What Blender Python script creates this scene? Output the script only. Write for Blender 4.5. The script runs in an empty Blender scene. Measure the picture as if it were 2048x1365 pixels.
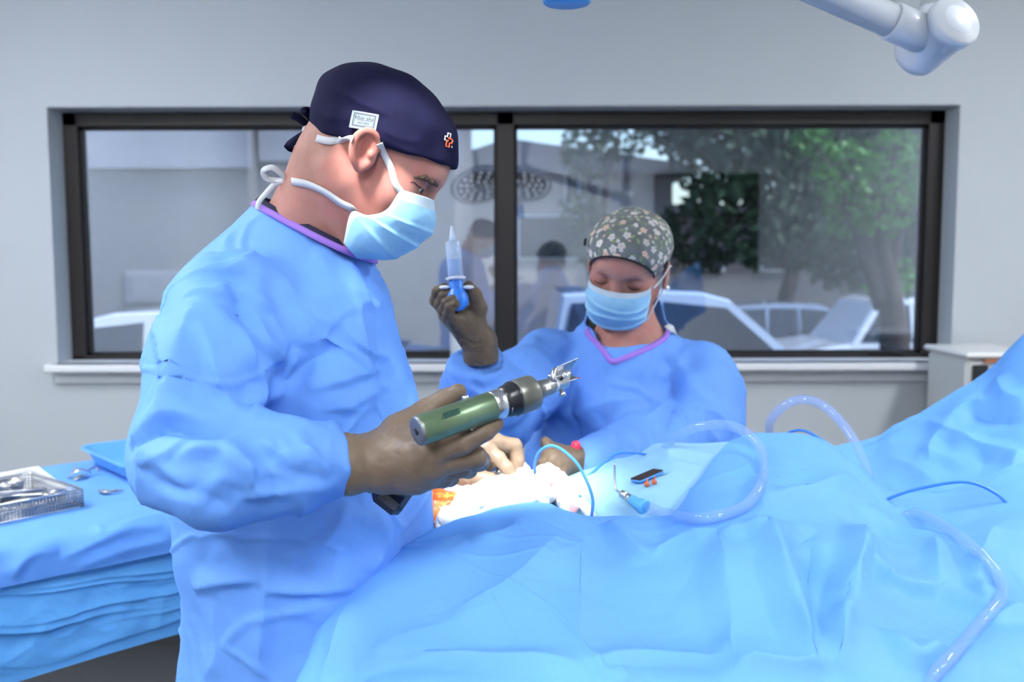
import bpy, math
import numpy as np
from mathutils import Vector, Matrix

# ------------------------------------------------------------------ camera, world, lights, exposure
SC = bpy.context.scene
COL = SC.collection
FPX, CX, CY, PITCH, CAMZ = 1900.0, 1024.0, 682.5, math.radians(5.0), 1.5
cam_d = bpy.data.cameras.new('camera'); cam = bpy.data.objects.new('camera', cam_d); COL.objects.link(cam)
cam.location = (0, 0, CAMZ); cam.rotation_euler = (math.radians(90) - PITCH, math.radians(0.15), 0)
cam_d.sensor_width = 36.0; cam_d.lens = 36.0 * FPX / 2048.0
cam_d.clip_start = 0.02; cam_d.clip_end = 500
cam_d.dof.use_dof = True; cam_d.dof.focus_distance = 1.22; cam_d.dof.aperture_fstop = 4.4
SC.camera = cam

W_ = bpy.data.worlds.new('sky_world'); SC.world = W_; W_.use_nodes = True
wn = W_.node_tree.nodes; wn.clear()
sky = wn.new('ShaderNodeTexSky'); sky.sky_type = 'NISHITA'; sky.sun_disc = False
sky.sun_elevation = math.radians(52); sky.sun_rotation = math.radians(115); sky.air_density = 1.2; sky.dust_density = 1.5
bg = wn.new('ShaderNodeBackground'); bg.inputs[1].default_value = 0.42
wo = wn.new('ShaderNodeOutputWorld')
W_.node_tree.links.new(sky.outputs[0], bg.inputs[0]); W_.node_tree.links.new(bg.outputs[0], wo.inputs[0])
sun_d = bpy.data.lights.new('sun', 'SUN'); sun = bpy.data.objects.new('sun', sun_d); COL.objects.link(sun)
sun_d.energy = 4.5; sun_d.angle = math.radians(0.6); sun_d.color = (1, .95, .88)
sun.rotation_euler = Vector((-0.62, 0.25, -0.78)).to_track_quat('-Z', 'Y').to_euler()
SC.cycles.max_bounces = 7; SC.cycles.diffuse_bounces = 4; SC.cycles.glossy_bounces = 3; SC.cycles.transmission_bounces = 4; SC.cycles.transparent_max_bounces = 10; SC.cycles.caustics_reflective = False; SC.cycles.caustics_refractive = False
SC.view_settings.view_transform = 'Standard'; SC.view_settings.look = 'None'
SC.view_settings.exposure = 0.08; SC.view_settings.gamma = 1.0; SC.view_settings.use_curve_mapping = False
CEIL_E = 62.0      # emission strength of the added ceiling panels
SPOT_W = 240.0      # surgical lamp power, each head

# ------------------------------------------------------------------ helpers
RNG = np.random.default_rng(7)
_sp, _cp = math.sin(PITCH), math.cos(PITCH)
CAMP = np.array([0, 0, CAMZ])
def W(px, py, Y):
    """world point seen at a pixel of the 2048x1365 frame, on the plane y = Y"""
    a = (px - CX) / FPX; b = -(py - CY) / FPX
    d = np.array([a, _cp + b * _sp, -_sp + b * _cp])
    return CAMP + d * (Y / d[1])
def proj(V):
    V = np.asarray(V, float) - CAMP
    dep = V[:, 1] * _cp - V[:, 2] * _sp
    up = V[:, 1] * _sp + V[:, 2] * _cp
    return np.stack([CX + FPX * V[:, 0] / dep, CY - FPX * up / dep, dep], 1)
def Ws(l): return np.array([W(*q) for q in l])
def unit(v): v = np.asarray(v, float); return v / (np.linalg.norm(v) + 1e-12)
def lerp(a, b, t): return a + (b - a) * t
def sstep(a, b, x):
    t = np.clip((x - a) / (b - a), 0, 1); return t * t * (3 - 2 * t)

WL = {}
def thing(name, label, cat, loc=(0, 0, 0), group=None, kind=None):
    o = bpy.data.objects.new(name, None); COL.objects.link(o)
    o.empty_display_size = .05; o.location = tuple(float(x) for x in loc)
    o['label'] = label; o['category'] = cat
    if group: o['group'] = group
    if kind: o['kind'] = kind
    WL[o.name] = np.array(loc, float); return o
def tag(o, label, cat, group=None, kind=None):
    o['label'] = label; o['category'] = cat
    if group: o['group'] = group
    if kind: o['kind'] = kind
    return o
def struct(o, label=None):
    o['kind'] = 'structure'
    if label: o['label'] = label
    return o
def obj(name, V, F, mat=None, parent=None, smooth=True, mi=None, col=None, loc=None):
    """one mesh object from world-space vertices; F = array of quads / list of polygons"""
    V = np.asarray(V, float)
    L = WL[parent.name] if parent is not None else (np.array(loc, float) if loc is not None else np.zeros(3))
    me = bpy.data.meshes.new(name)
    Vl = (V - L).astype(np.float32)
    if isinstance(F, np.ndarray):
        nf, k = F.shape
        me.vertices.add(len(Vl)); me.vertices.foreach_set('co', Vl.ravel())
        me.loops.add(nf * k); me.loops.foreach_set('vertex_index', F.astype(np.int32).ravel())
        me.polygons.add(nf); me.polygons.foreach_set('loop_start', np.arange(0, nf * k, k, dtype=np.int32))
        me.polygons.foreach_set('loop_total', np.full(nf, k, np.int32)); me.update(calc_edges=True)
    else:
        me.from_pydata(Vl.tolist(), [], [list(map(int, f)) for f in F]); me.update()
    me.validate()
    if mat is not None:
        for m in (mat if isinstance(mat, (list, tuple)) else [mat]): me.materials.append(m)
    if mi is not None: me.polygons.foreach_set('material_index', np.asarray(mi, np.int32))
    me.polygons.foreach_set('use_smooth', np.full(len(me.polygons), bool(smooth)))
    if col is not None:
        at = me.color_attributes.new('Col', 'FLOAT_COLOR', 'POINT')
        c4 = np.ones((len(Vl), 4), np.float32); c4[:, :3] = col
        at.data.foreach_set('color', c4.ravel())
    o = bpy.data.objects.new(name, me); COL.objects.link(o)
    if parent is not None: o.parent = parent
    else: o.location = tuple(L)
    WL[o.name] = L
    return o
def copy_tree(root, loc, rotz=0, label=None):
    c = root.copy(); COL.objects.link(c); c.location = tuple(loc); c.rotation_euler = (0, 0, rotz)
    if label: c['label'] = label
    for ch in root.children:
        d = ch.copy(); COL.objects.link(d); d.parent = c
        for g in ch.children:
            e = g.copy(); COL.objects.link(e); e.parent = d
    return c
def join(parts):
    Vs, Fs, n = [], [], 0
    for V, F in parts:
        V = np.asarray(V, float); Vs.append(V); Fs += [[int(i) + n for i in f] for f in F]; n += len(V)
    return np.concatenate(Vs), Fs
# ---- primitive meshes, all return (V, F)
def box(c, s, bev=0.0, R=None):
    c = np.array(c, float); h = np.array(s, float) / 2
    if bev <= 0:
        V = np.array([[x, y, z] for x in (-1, 1) for y in (-1, 1) for z in (-1, 1)], float) * h
        F = [[0, 1, 3, 2], [4, 6, 7, 5], [0, 4, 5, 1], [2, 3, 7, 6], [0, 2, 6, 4], [1, 5, 7, 3]]
    else:
        bev = min(bev, h.min() * .98); V = []; idx = {}
        for x in (-1, 1):
            for y in (-1, 1):
                for z in (-1, 1):
                    s3 = np.array([x, y, z])
                    for a in range(3):
                        q = s3 * h - s3 * bev; q[a] = s3[a] * h[a]; idx[(x, y, z, a)] = len(V); V.append(q)
        F = []
        for a in range(3):
            b, d = (a + 1) % 3, (a + 2) % 3
            for s_ in (-1, 1):
                f = []
                for (u, v) in ((-1, -1), (1, -1), (1, 1), (-1, 1)):
                    k = [0, 0, 0]; k[a] = s_; k[b] = u; k[d] = v; f.append(idx[(*k, a)])
                F.append(f if s_ > 0 else f[::-1])
            for (u, v) in ((-1, -1), (1, -1), (1, 1), (-1, 1)):       # edge strips along axis a
                f = []
                for s_ in (-1, 1):
                    k = [0, 0, 0]; k[a] = s_; k[b] = u; k[d] = v
                    f += [idx[(*k, b)], idx[(*k, d)]] if s_ < 0 else [idx[(*k, d)], idx[(*k, b)]]
                F.append(f if u * v > 0 else f[::-1])
        for x in (-1, 1):
            for y in (-1, 1):
                for z in (-1, 1):
                    f = [idx[(x, y, z, a)] for a in range(3)]; F.append(f if x * y * z > 0 else f[::-1])
        V = np.array(V)
    if R is not None: V = V @ np.asarray(R).T
    return V + c, F
def frame_from(d, hint=(0, 0, 1)):
    d = unit(d); h = np.array(hint, float)
    if abs(np.dot(d, unit(h))) > .97: h = np.array([1., 0, 0])
    x = unit(np.cross(h, d)); y = np.cross(d, x); return x, y, d
def lathe(prof, o=(0, 0, 0), axis=(0, 0, 1), n=32, cap=True, hint=(0, 0, 1)):
    """prof: list of (along, radius)"""
    x, y, d = frame_from(axis, hint); o = np.array(o, float); V = []
    for (t, r) in prof:
        for k in range(n):
            a = 2 * math.pi * k / n; V.append(o + d * t + (x * math.cos(a) + y * math.sin(a)) * r)
    F = []
    for i in range(len(prof) - 1):
        for k in range(n):
            k2 = (k + 1) % n; F.append([i * n + k, i * n + k2, (i + 1) * n + k2, (i + 1) * n + k])
    if cap:
        F.append(list(range(n))[::-1]); F.append([(len(prof) - 1) * n + k for k in range(n)])
    return np.array(V), F
def spline(P, n):
    """Catmull-Rom through points, n samples, even in arc length"""
    P = np.asarray(P, float)
    if len(P) == 2:
        t = np.linspace(0, 1, n)[:, None]; return P[0] + (P[1] - P[0]) * t
    Q = np.concatenate([[2 * P[0] - P[1]], P, [2 * P[-1] - P[-2]]]); out = []
    for i in range(1, len(Q) - 2):
        p0, p1, p2, p3 = Q[i - 1:i + 3]
        t = np.linspace(0, 1, 24, endpoint=False)[:, None]
        out.append(.5 * (2 * p1 + (p2 - p0) * t + (2 * p0 - 5 * p1 + 4 * p2 - p3) * t ** 2 + (3 * p1 - p0 - 3 * p2 + p3) * t ** 3))
    C = np.concatenate(out + [P[-1:]]); s = np.r_[0, np.cumsum(np.linalg.norm(np.diff(C, axis=0), axis=1))]
    u = np.linspace(0, s[-1], n); return np.stack([np.interp(u, s, C[:, k]) for k in range(3)], 1)
def tube(P, r, n=60, m=12, smooth=True, cap=True):
    C = spline(P, n) if smooth else np.asarray(P, float); n = len(C)
    R = np.interp(np.linspace(0, 1, n), np.linspace(0, 1, len(r)), r) if np.ndim(r) else np.full(n, r)
    T = np.gradient(C, axis=0); T /= np.linalg.norm(T, axis=1)[:, None] + 1e-12
    x, _, _ = frame_from(T[0]); V = []
    for i in range(n):
        x = unit(x - T[i] * np.dot(x, T[i])); y = np.cross(T[i], x)
        for k in range(m):
            a = 2 * math.pi * k / m; V.append(C[i] + (x * math.cos(a) + y * math.sin(a)) * R[i])
    F = [[i * m + k, i * m + (k + 1) % m, (i + 1) * m + (k + 1) % m, (i + 1) * m + k] for i in range(n - 1) for k in range(m)]
    if cap: F.append(list(range(m))[::-1]); F.append([(n - 1) * m + k for k in range(m)])
    return np.array(V), F
def ribbon(P, w, nrm, th=.0008, n=40, twist=0):
    """flat tape along a curve; nrm = face normal hint (vector, or one per control point)"""
    C = spline(P, n); T = np.gradient(C, axis=0); T /= np.linalg.norm(T, axis=1)[:, None]
    N = np.asarray(nrm, float)
    if N.ndim == 1: N = np.tile(N, (n, 1))
    else: N = np.stack([np.interp(np.linspace(0, 1, n), np.linspace(0, 1, len(N)), N[:, k]) for k in range(3)], 1)
    V = []
    for i in range(n):
        nn = unit(N[i] - T[i] * np.dot(N[i], T[i])); s = np.cross(T[i], nn)
        if twist: a = twist * i / n; nn, s = nn * math.cos(a) + s * math.sin(a), s * math.cos(a) - nn * math.sin(a)
        for (u, v) in ((-1, -1), (1, -1), (1, 1), (-1, 1)): V.append(C[i] + s * u * w / 2 + nn * v * th / 2)
    F = [[i * 4 + k, i * 4 + (k + 1) % 4, (i + 1) * 4 + (k + 1) % 4, (i + 1) * 4 + k] for i in range(n - 1) for k in range(4)]
    F += [[3, 2, 1, 0], [n * 4 - 4 + k for k in range(4)]]
    return np.array(V), F
def grid_faces(nu, nv):
    i, j = np.meshgrid(np.arange(nu - 1), np.arange(nv - 1), indexing='ij'); a = i * nv + j
    return np.stack([a, a + nv, a + nv + 1, a + 1], -1).reshape(-1, 4)
def normals(V, F):
    F = np.asarray(F); d1 = V[F[:, 2]] - V[F[:, 0]]; d2 = V[F[:, 3]] - V[F[:, 1]] if F.shape[1] == 4 else V[F[:, 1]] - V[F[:, 0]]
    fn = np.cross(d1, d2); N = np.zeros_like(V)
    for k in range(F.shape[1]):
        for a in range(3): N[:, a] += np.bincount(F[:, k], fn[:, a], len(V))
    return N / (np.linalg.norm(N, axis=1)[:, None] + 1e-12)
def cubic_interp(A, n):
    """Catmull-Rom interpolate rows of A (m, ...) to n rows, uniform parameter"""
    A = np.asarray(A, float); m = len(A); Q = np.concatenate([[2 * A[0] - A[1]], A, [2 * A[-1] - A[-2]]])
    t = np.linspace(0, m - 1, n); i = np.clip(t.astype(int), 0, m - 2); f = (t - i).reshape(-1, *([1] * (A.ndim - 1)))
    p0, p1, p2, p3 = Q[i], Q[i + 1], Q[i + 2], Q[i + 3]
    return .5 * (2 * p1 + (p2 - p0) * f + (2 * p0 - 5 * p1 + 4 * p2 - p3) * f ** 2 + (3 * p1 - p0 - 3 * p2 + p3) * f ** 3)
# ---- noise
def sines(P, scale, seed=0, n=10):
    r = np.random.default_rng(seed); out = np.zeros(len(P))
    for _ in range(n):
        k = r.normal(size=3); k = k / np.linalg.norm(k) * r.uniform(.6, 1.5) * 2 * math.pi / scale
        out += np.sin(P @ k + r.uniform(0, 6.28))
    return out / math.sqrt(n / 2)
def worley(P, scale, seed=0):
    """F1, F2 distances (in cells) of a jittered lattice"""
    Q = np.asarray(P, float) / scale; I = np.floor(Q).astype(np.int64); f1 = np.full(len(Q), 9.); f2 = np.full(len(Q), 9.)
    for dx in (-1, 0, 1):
        for dy in (-1, 0, 1):
            for dz in (-1, 0, 1):
                J = I + np.array([dx, dy, dz]); h = (J[:, 0] * 73856093) ^ (J[:, 1] * 19349663) ^ (J[:, 2] * 83492791) ^ (seed * 2654435)
                o = np.stack([((h * m) % 1000003) / 1000003. for m in (7919, 104729, 15485863)], 1)
                d = np.linalg.norm(Q - J - o, axis=1); f2 = np.minimum(f2, np.maximum(f1, d)); f1 = np.minimum(f1, d)
    return f1, f2
def crumple(P, scale, seed=0, stretch=None):
    """sharp-edged cloth facets, about -.5 .. .5"""
    Q = np.asarray(P, float)
    if stretch is not None:
        ax, k = unit(stretch[0]), stretch[1]; Q = Q - np.outer(Q @ ax, ax) * (1 - 1 / k)
    Q = Q + .25 * scale * np.stack([sines(P, scale * 2.2, seed + 11 + a, 5) for a in range(3)], 1)
    f1, f2 = worley(Q, scale, seed)
    return f1 - .5
def facet(P, scale, seed=0, stretch=None, warp=.35):
    """piecewise-linear noise: flat facets meeting in sharp creases, -1 .. 1"""
    r = np.random.default_rng(seed); Q = np.asarray(P, float)
    if stretch is not None:
        ax, k = unit(stretch[0]), stretch[1]; Q = Q - np.outer(Q @ ax, ax) * (1 - 1 / k)
    R_, _ = np.linalg.qr(r.normal(size=(3, 3)))
    Q = Q @ R_ / scale + r.uniform(0, 50, 3)
    Q = Q + warp * np.stack([sines(P, scale * 2.6, seed + 31 + a, 5) for a in range(3)], 1)
    I = np.floor(Q).astype(np.int64); f = Q - I; o = np.argsort(-f, 1); fs = np.take_along_axis(f, o, 1)
    def hv(J):
        h = (J[:, 0] * 73856093) ^ (J[:, 1] * 19349663) ^ (J[:, 2] * 83492791) ^ (seed * 2654435)
        return ((h * 7919) % 1000003) / 500001.5 - 1
    out = hv(I) * (1 - fs[:, 0]); J = I.copy(); n = np.arange(len(I))
    for k in range(3):
        J = J.copy(); J[n, o[:, k]] += 1; out += hv(J) * (fs[:, k] - (fs[:, k + 1] if k < 2 else 0))
    return out
def pinch(P, scale, seed=0, wid=.12, stretch=None):
    """thin straight creases along the zero lines of the facet noise, 0 .. 1"""
    return np.clip(1 - np.abs(facet(P, scale, seed, stretch, .2)) / wid, 0, 1) ** 1.3
def seg_dist(V, A, B):
    ba = B - A; t = np.clip((V - A) @ ba / (ba @ ba + 1e-12), 0, 1); return np.linalg.norm(V - A - np.outer(t, ba), axis=1), t
def pick(V, N, pts):
    """surface points of a mesh under the given pixels (visible side only)"""
    p = proj(V); face = ((V - CAMP) * N).sum(1) < 0; idx = np.nonzero(face)[0]; q = p[idx]; out = []
    for (x, y) in pts:
        d = np.hypot(q[:, 0] - x, q[:, 1] - y); near = d < max(7, d.min() + 1)
        k = np.nonzero(near)[0]; out.append(idx[k[np.argmin(q[k, 2] + d[k] * 1e-4)]])
    return np.array(out)
def crease_disp(V, N, pts, amp, w1, w2=None, taper=True, smooth=True):
    """displacement of a fold drawn along pixels: sharp crest, falling off over w1 / w2 metres on either side"""
    w2 = w1 if w2 is None else w2
    ids = pick(V, N, pts); P3 = V[ids]; Nn = N[ids]
    C = spline(P3, 8 * len(P3)) if smooth and len(P3) > 2 else spline(P3, 12)
    NC = np.stack([np.interp(np.linspace(0, 1, len(C)), np.linspace(0, 1, len(P3)), Nn[:, k]) for k in range(3)], 1)
    wm = max(w1, w2); lo, hi = C.min(0) - wm, C.max(0) + wm
    m = np.nonzero(((V > lo) & (V < hi)).all(1))[0]; out = np.zeros(len(V))
    if not len(m): return out
    P = V[m]; best = np.full(len(m), 9.); sd = np.zeros(len(m)); tt = np.zeros(len(m))
    T = np.gradient(C, axis=0)
    for i in range(len(C) - 1):
        d, t = seg_dist(P, C[i], C[i + 1]); k = d < best; best[k] = d[k]; tt[k] = (i + t[k]) / (len(C) - 1)
        side = np.cross(T[i], NC[i]); sd[k] = ((P[k] - C[i]) @ side)
    w = np.where(sd > 0, w1, w2); s = np.clip(1 - best / w, 0, 1)
    prof = s ** 1.6
    if taper: prof = prof * np.clip(np.minimum(tt, 1 - tt) / .22, 0, 1) ** .7
    same = (N[m] * NC[np.clip((tt * (len(C) - 1)).astype(int), 0, len(C) - 1)]).sum(1) > -.2
    out[m] = amp * prof * same; return out
# ---- signed distance modelling
def length(p): return np.sqrt((p * p).sum(-1))
def sd_cap(p, a, b, ra, rb=None):
    rb = ra if rb is None else rb; a = np.asarray(a, np.float32); b = np.asarray(b, np.float32); ba = b - a
    t = np.clip(((p - a) @ ba) / (ba @ ba + 1e-12), 0, 1); return length(p - a - t[..., None] * ba) - (ra + (rb - ra) * t)
def sd_ell(p, c, r):
    q = p - np.asarray(c, np.float32); r = np.asarray(r, np.float32); k0 = length(q / r); k1 = length(q / (r * r)); return k0 * (k0 - 1) / (k1 + 1e-9)
def sd_sph(p, c, r): return length(p - np.asarray(c, np.float32)) - r
def smin(a, b, k):
    h = np.clip(.5 + .5 * (b - a) / k, 0, 1); return b + (a - b) * h - k * h * (1 - h)
def smax(a, b, k): return -smin(-a, -b, k)
def chain(p, pts, rs, k=.004):
    d = None
    for i in range(len(pts) - 1):
        e = sd_cap(p, pts[i], pts[i + 1], rs[i], rs[i + 1]); d = e if d is None else smin(d, e, k)
    return d
def mesh_sdf(f, lo, hi, h, slack=1.35):
    lo = np.array(lo, np.float32); B = 8; nb = np.ceil((np.array(hi) - lo) / (h * B)).astype(int); n = nb * B
    g = [lo[a] + (np.arange(nb[a]) + .5) * B * h for a in range(3)]
    Cc = np.stack(np.meshgrid(*g, indexing='ij'), -1).astype(np.float32); fc = f(Cc.reshape(-1, 3)).reshape(nb)
    D = np.repeat(np.repeat(np.repeat(fc, B, 0), B, 1), B, 2).astype(np.float32); D = np.pad(D, ((0, 1),) * 3, mode='edge')
    keep = np.argwhere(np.abs(fc) < B * h * .5 * 1.7321 * slack + h)
    loc = np.stack(np.meshgrid(*[np.arange(B + 1)] * 3, indexing='ij'), -1).reshape(-1, 3)
    for s in range(0, len(keep), 600):
        kb = keep[s:s + 600]; ijk = (kb[:, None, :] * B + loc[None])
        v = f((lo + ijk.reshape(-1, 3) * h).astype(np.float32)).reshape(len(kb), -1)
        D[ijk[..., 0], ijk[..., 1], ijk[..., 2]] = v
    S = D < 0
    c = np.zeros(n, np.int8); offs = [(x, y, z) for x in (0, 1) for y in (0, 1) for z in (0, 1)]
    for (x, y, z) in offs: c += S[x:n[0] + x, y:n[1] + y, z:n[2] + z]
    cells = np.argwhere((c > 0) & (c < 8)); M = len(cells)
    vid = np.full(n, -1, np.int64); vid[tuple(cells.T)] = np.arange(M)
    val = np.stack([D[cells[:, 0] + x, cells[:, 1] + y, cells[:, 2] + z] for (x, y, z) in offs], 1)
    acc = np.zeros((M, 3)); cnt = np.zeros(M)
    for i, o1 in enumerate(offs):
        for j, o2 in enumerate(offs):
            if j > i and sum(abs(a - b) for a, b in zip(o1, o2)) == 1:
                a, b = val[:, i], val[:, j]; x = (a < 0) != (b < 0); t = np.where(x, a / np.where(x, a - b, 1), 0)
                acc += x[:, None] * (np.array(o1) + t[:, None] * (np.array(o2) - np.array(o1))); cnt += x
    V = lo + (cells + acc / cnt[:, None]) * h
    Fs = []
    for a in range(3):
        b, d = (a + 1) % 3, (a + 2) % 3
        s1 = [slice(None)] * 3; s2 = [slice(None)] * 3; s1[a] = slice(0, n[a]); s2[a] = slice(1, n[a] + 1)
        e = np.argwhere(S[tuple(s1)] != S[tuple(s2)])
        e = e[(e[:, b] > 0) & (e[:, d] > 0) & (e[:, b] < n[b]) & (e[:, d] < n[d])]
        ins = S[tuple(e.T)]; q = []
        for (u, v) in ((-1, -1), (0, -1), (0, 0), (-1, 0)):
            k = e.copy(); k[:, b] += u; k[:, d] += v; q.append(vid[tuple(k.T)])
        q = np.stack(q, 1); q[~ins] = q[~ins][:, ::-1]; Fs.append(q)
    F = np.concatenate(Fs); F = F[(F >= 0).all(1)]
    # one Newton step towards the surface
    Vf = V.astype(np.float32); e = h * .5; G = np.stack([f(Vf + np.eye(3, dtype=np.float32)[a] * e) - f(Vf - np.eye(3, dtype=np.float32)[a] * e) for a in range(3)], 1) / (2 * e)
    g2 = (G * G).sum(1); st = f(Vf) / np.maximum(g2, .2); st = np.clip(st, -h * .7, h * .7); V = V - G * st[:, None]
    return V.astype(float), F
def relax(V, F, it=1, lam=.5):
    n = len(V)
    for _ in range(it):
        acc = np.zeros_like(V); c = np.zeros(n)
        for a, b in ((0, 1), (1, 2), (2, 3), (3, 0)):
            for x in range(3):
                acc[:, x] += np.bincount(F[:, a], V[F[:, b], x], n) + np.bincount(F[:, b], V[F[:, a], x], n)
            c += np.bincount(F[:, a], minlength=n) + np.bincount(F[:, b], minlength=n)
        V = V + lam * (acc / np.maximum(c, 1)[:, None] - V)
    return V
# ---- materials
def lin(c):
    c = np.array(c, float) / 255.; return tuple(np.where(c <= .04045, c / 12.92, ((c + .055) / 1.055) ** 2.4))
def mat(name, c, rough=.5, metal=0., spec=.5, nscale=0, namp=.0, bscale=0, bstr=0., bdist=.001, alpha=1, emit=None, estr=0, trans=0, ior=1.45, coat=0, sss=0, sheen=0, attr=False, detail=4):
    m = bpy.data.materials.new(name); m.use_nodes = True; nt = m.node_tree; b = nt.nodes['Principled BSDF']
    b.inputs['Base Color'].default_value = (*c, 1); b.inputs['Roughness'].default_value = rough; b.inputs['Metallic'].default_value = metal
    b.inputs['Specular IOR Level'].default_value = spec; b.inputs['IOR'].default_value = ior; b.inputs['Transmission Weight'].default_value = trans
    b.inputs['Coat Weight'].default_value = coat; b.inputs['Alpha'].default_value = alpha
    if sss:
        b.inputs['Subsurface Weight'].default_value = sss; b.inputs['Subsurface Radius'].default_value = (.008, .003, .002); b.inputs['Subsurface Scale'].default_value = 1.0
    if sheen: b.inputs['Sheen Weight'].default_value = sheen
    if emit is not None:
        b.inputs['Emission Color'].default_value = (*emit, 1); b.inputs['Emission Strength'].default_value = estr
    L = nt.links.new; src = None
    if attr:
        at = nt.nodes.new('ShaderNodeAttribute'); at.attribute_name = 'Col'; src = at.outputs['Color']; L(src, b.inputs['Base Color'])
    tc = nt.nodes.new('ShaderNodeTexCoord') if (nscale or bscale) else None
    if nscale:
        no = nt.nodes.new('ShaderNodeTexNoise'); no.inputs['Scale'].default_value = nscale; no.inputs['Detail'].default_value = detail
        L(tc.outputs['Object'], no.inputs['Vector'])
        mr = nt.nodes.new('ShaderNodeMapRange'); mr.inputs[1].default_value = .25; mr.inputs[2].default_value = .75; mr.inputs[3].default_value = 1 - namp; mr.inputs[4].default_value = 1 + namp
        L(no.outputs['Fac'], mr.inputs[0])
        vm = nt.nodes.new('ShaderNodeVectorMath'); vm.operation = 'MULTIPLY'
        if src is not None: L(src, vm.inputs[0])
        else: vm.inputs[0].default_value = c
        L(mr.outputs[0], vm.inputs[1]); L(vm.outputs[0], b.inputs['Base Color'])
    if bscale:
        n2 = nt.nodes.new('ShaderNodeTexNoise'); n2.inputs['Scale'].default_value = bscale; n2.inputs['Detail'].default_value = 3
        L(tc.outputs['Object'], n2.inputs['Vector']); bu = nt.nodes.new('ShaderNodeBump'); bu.inputs['Strength'].default_value = bstr; bu.inputs['Distance'].default_value = bdist
        L(n2.outputs['Fac'], bu.inputs['Height']); L(bu.outputs[0], b.inputs['Normal'])
    return m
def cloth_mat(name, c, weave=900, bstr=.25, rough=.62, nscale=9, namp=.06, sheen=.0):
    """non-woven sheet: soft mottling and a fine embossed dot grid"""
    m = mat(name, c, rough=rough, spec=.25, nscale=nscale, namp=namp, sheen=sheen); nt = m.node_tree; b = nt.nodes['Principled BSDF']; L = nt.links.new
    tc = nt.nodes.new('ShaderNodeTexCoord'); vo = nt.nodes.new('ShaderNodeTexVoronoi'); vo.inputs['Scale'].default_value = weave; vo.inputs['Randomness'].default_value = .25
    L(tc.outputs['Object'], vo.inputs['Vector']); bu = nt.nodes.new('ShaderNodeBump'); bu.inputs['Strength'].default_value = bstr; bu.inputs['Distance'].default_value = .0006
    no = nt.nodes.new('ShaderNodeTexNoise'); no.inputs['Scale'].default_value = 55; no.inputs['Detail'].default_value = 5; L(tc.outputs['Object'], no.inputs['Vector'])
    b2 = nt.nodes.new('ShaderNodeBump'); b2.inputs['Strength'].default_value = .22; b2.inputs['Distance'].default_value = .004
    L(no.outputs['Fac'], b2.inputs['Height']); L(vo.outputs['Distance'], bu.inputs['Height']); L(b2.outputs[0], bu.inputs['Normal']); L(bu.outputs[0], b.inputs['Normal'])
    return m
# ------------------------------------------------------------------ room shell
YW = 3.6                                     # inner face of the window wall
M_wall = mat('wall_paint', lin((182, 188, 193)), rough=.6, spec=.3, nscale=3, namp=.015, bscale=160, bstr=.12, bdist=.001)
M_ceil = mat('ceiling_white', (.78, .79, .8), rough=.8, nscale=30, namp=.03)
M_floor = mat('floor_vinyl', (.05, .053, .06), rough=.45, nscale=40, namp=.2)
M_trim = mat('trim_white', (.74, .76, .79), rough=.4)
M_frame = mat('bronze_aluminium', (.028, .024, .023), rough=.42, metal=.3)
M_rubber = mat('black_rubber', (.012, .012, .014), rough=.6)
XL, XR, YB, ZC = -2.75, 2.9, -2.4, 2.85
wx0, wx1 = W(105, 470, YW)[0], W(1911, 470, YW)[0]
wz1, wz0 = W(600, 212, YW)[2], W(600, 726, YW)[2]
yo = YW + .22
def rect_wall(name, pieces, m):
    V, F = join([box(((a + b) / 2, (c + d) / 2, (e + f) / 2), (b - a, d - c, f - e)) for (a, b, c, d, e, f) in pieces])
    return struct(obj(name, V, F, m, smooth=False))
rect_wall('wall_back', [(XL - .1, wx0, YW, yo, 0, ZC), (wx1, XR + .1, YW, yo, 0, ZC), (wx0, wx1, YW, yo, 0, wz0), (wx0, wx1, YW, yo, wz1, ZC)], M_wall)
M_wall2 = mat('wall_paint_white', (.80, .81, .82), rough=.6, spec=.3, nscale=3, namp=.015)  # unseen walls painted whiter than the window wall to bounce fill light
rect_wall('wall_left', [(XL - .15, XL, YB, YW, 0, ZC)], M_wall2)
rect_wall('wall_right', [(XR, XR + .15, YB, YW, 0, ZC)], M_wall2)
rect_wall('wall_front', [(XL - .15, XR + .15, YB - .15, YB, 0, ZC)], M_wall2)
rect_wall('floor', [(XL - .15, XR + .15, YB - .15, yo, -.1, 0)], M_floor)
rect_wall('ceiling', [(XL - .15, XR + .15, YB - .15, yo + .3, ZC, ZC + .2)], M_ceil)
rect_wall('baseboard_back', [(XL, XR, YW - .012, YW, 0, .1)], mat('cove_base', (.045, .047, .052), rough=.5))
# sill board and apron
sb = struct(obj('trim_1', *box(((wx0 + wx1) / 2, YW + .02, wz0 - .011), (wx1 - wx0 + .0, .2, .03), .006), M_trim, smooth=False))
sa = struct(obj('trim_2', *box(((wx0 + wx1) / 2, YW - .035, wz0 - .011), (wx1 - wx0 + .05, .07, .03), .006), M_trim, smooth=False))
struct(obj('trim_3', *box(((wx0 + wx1) / 2, YW - .008, wz0 - .05), (wx1 - wx0 + .02, .016, .048), .004), M_trim, smooth=False))
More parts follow.
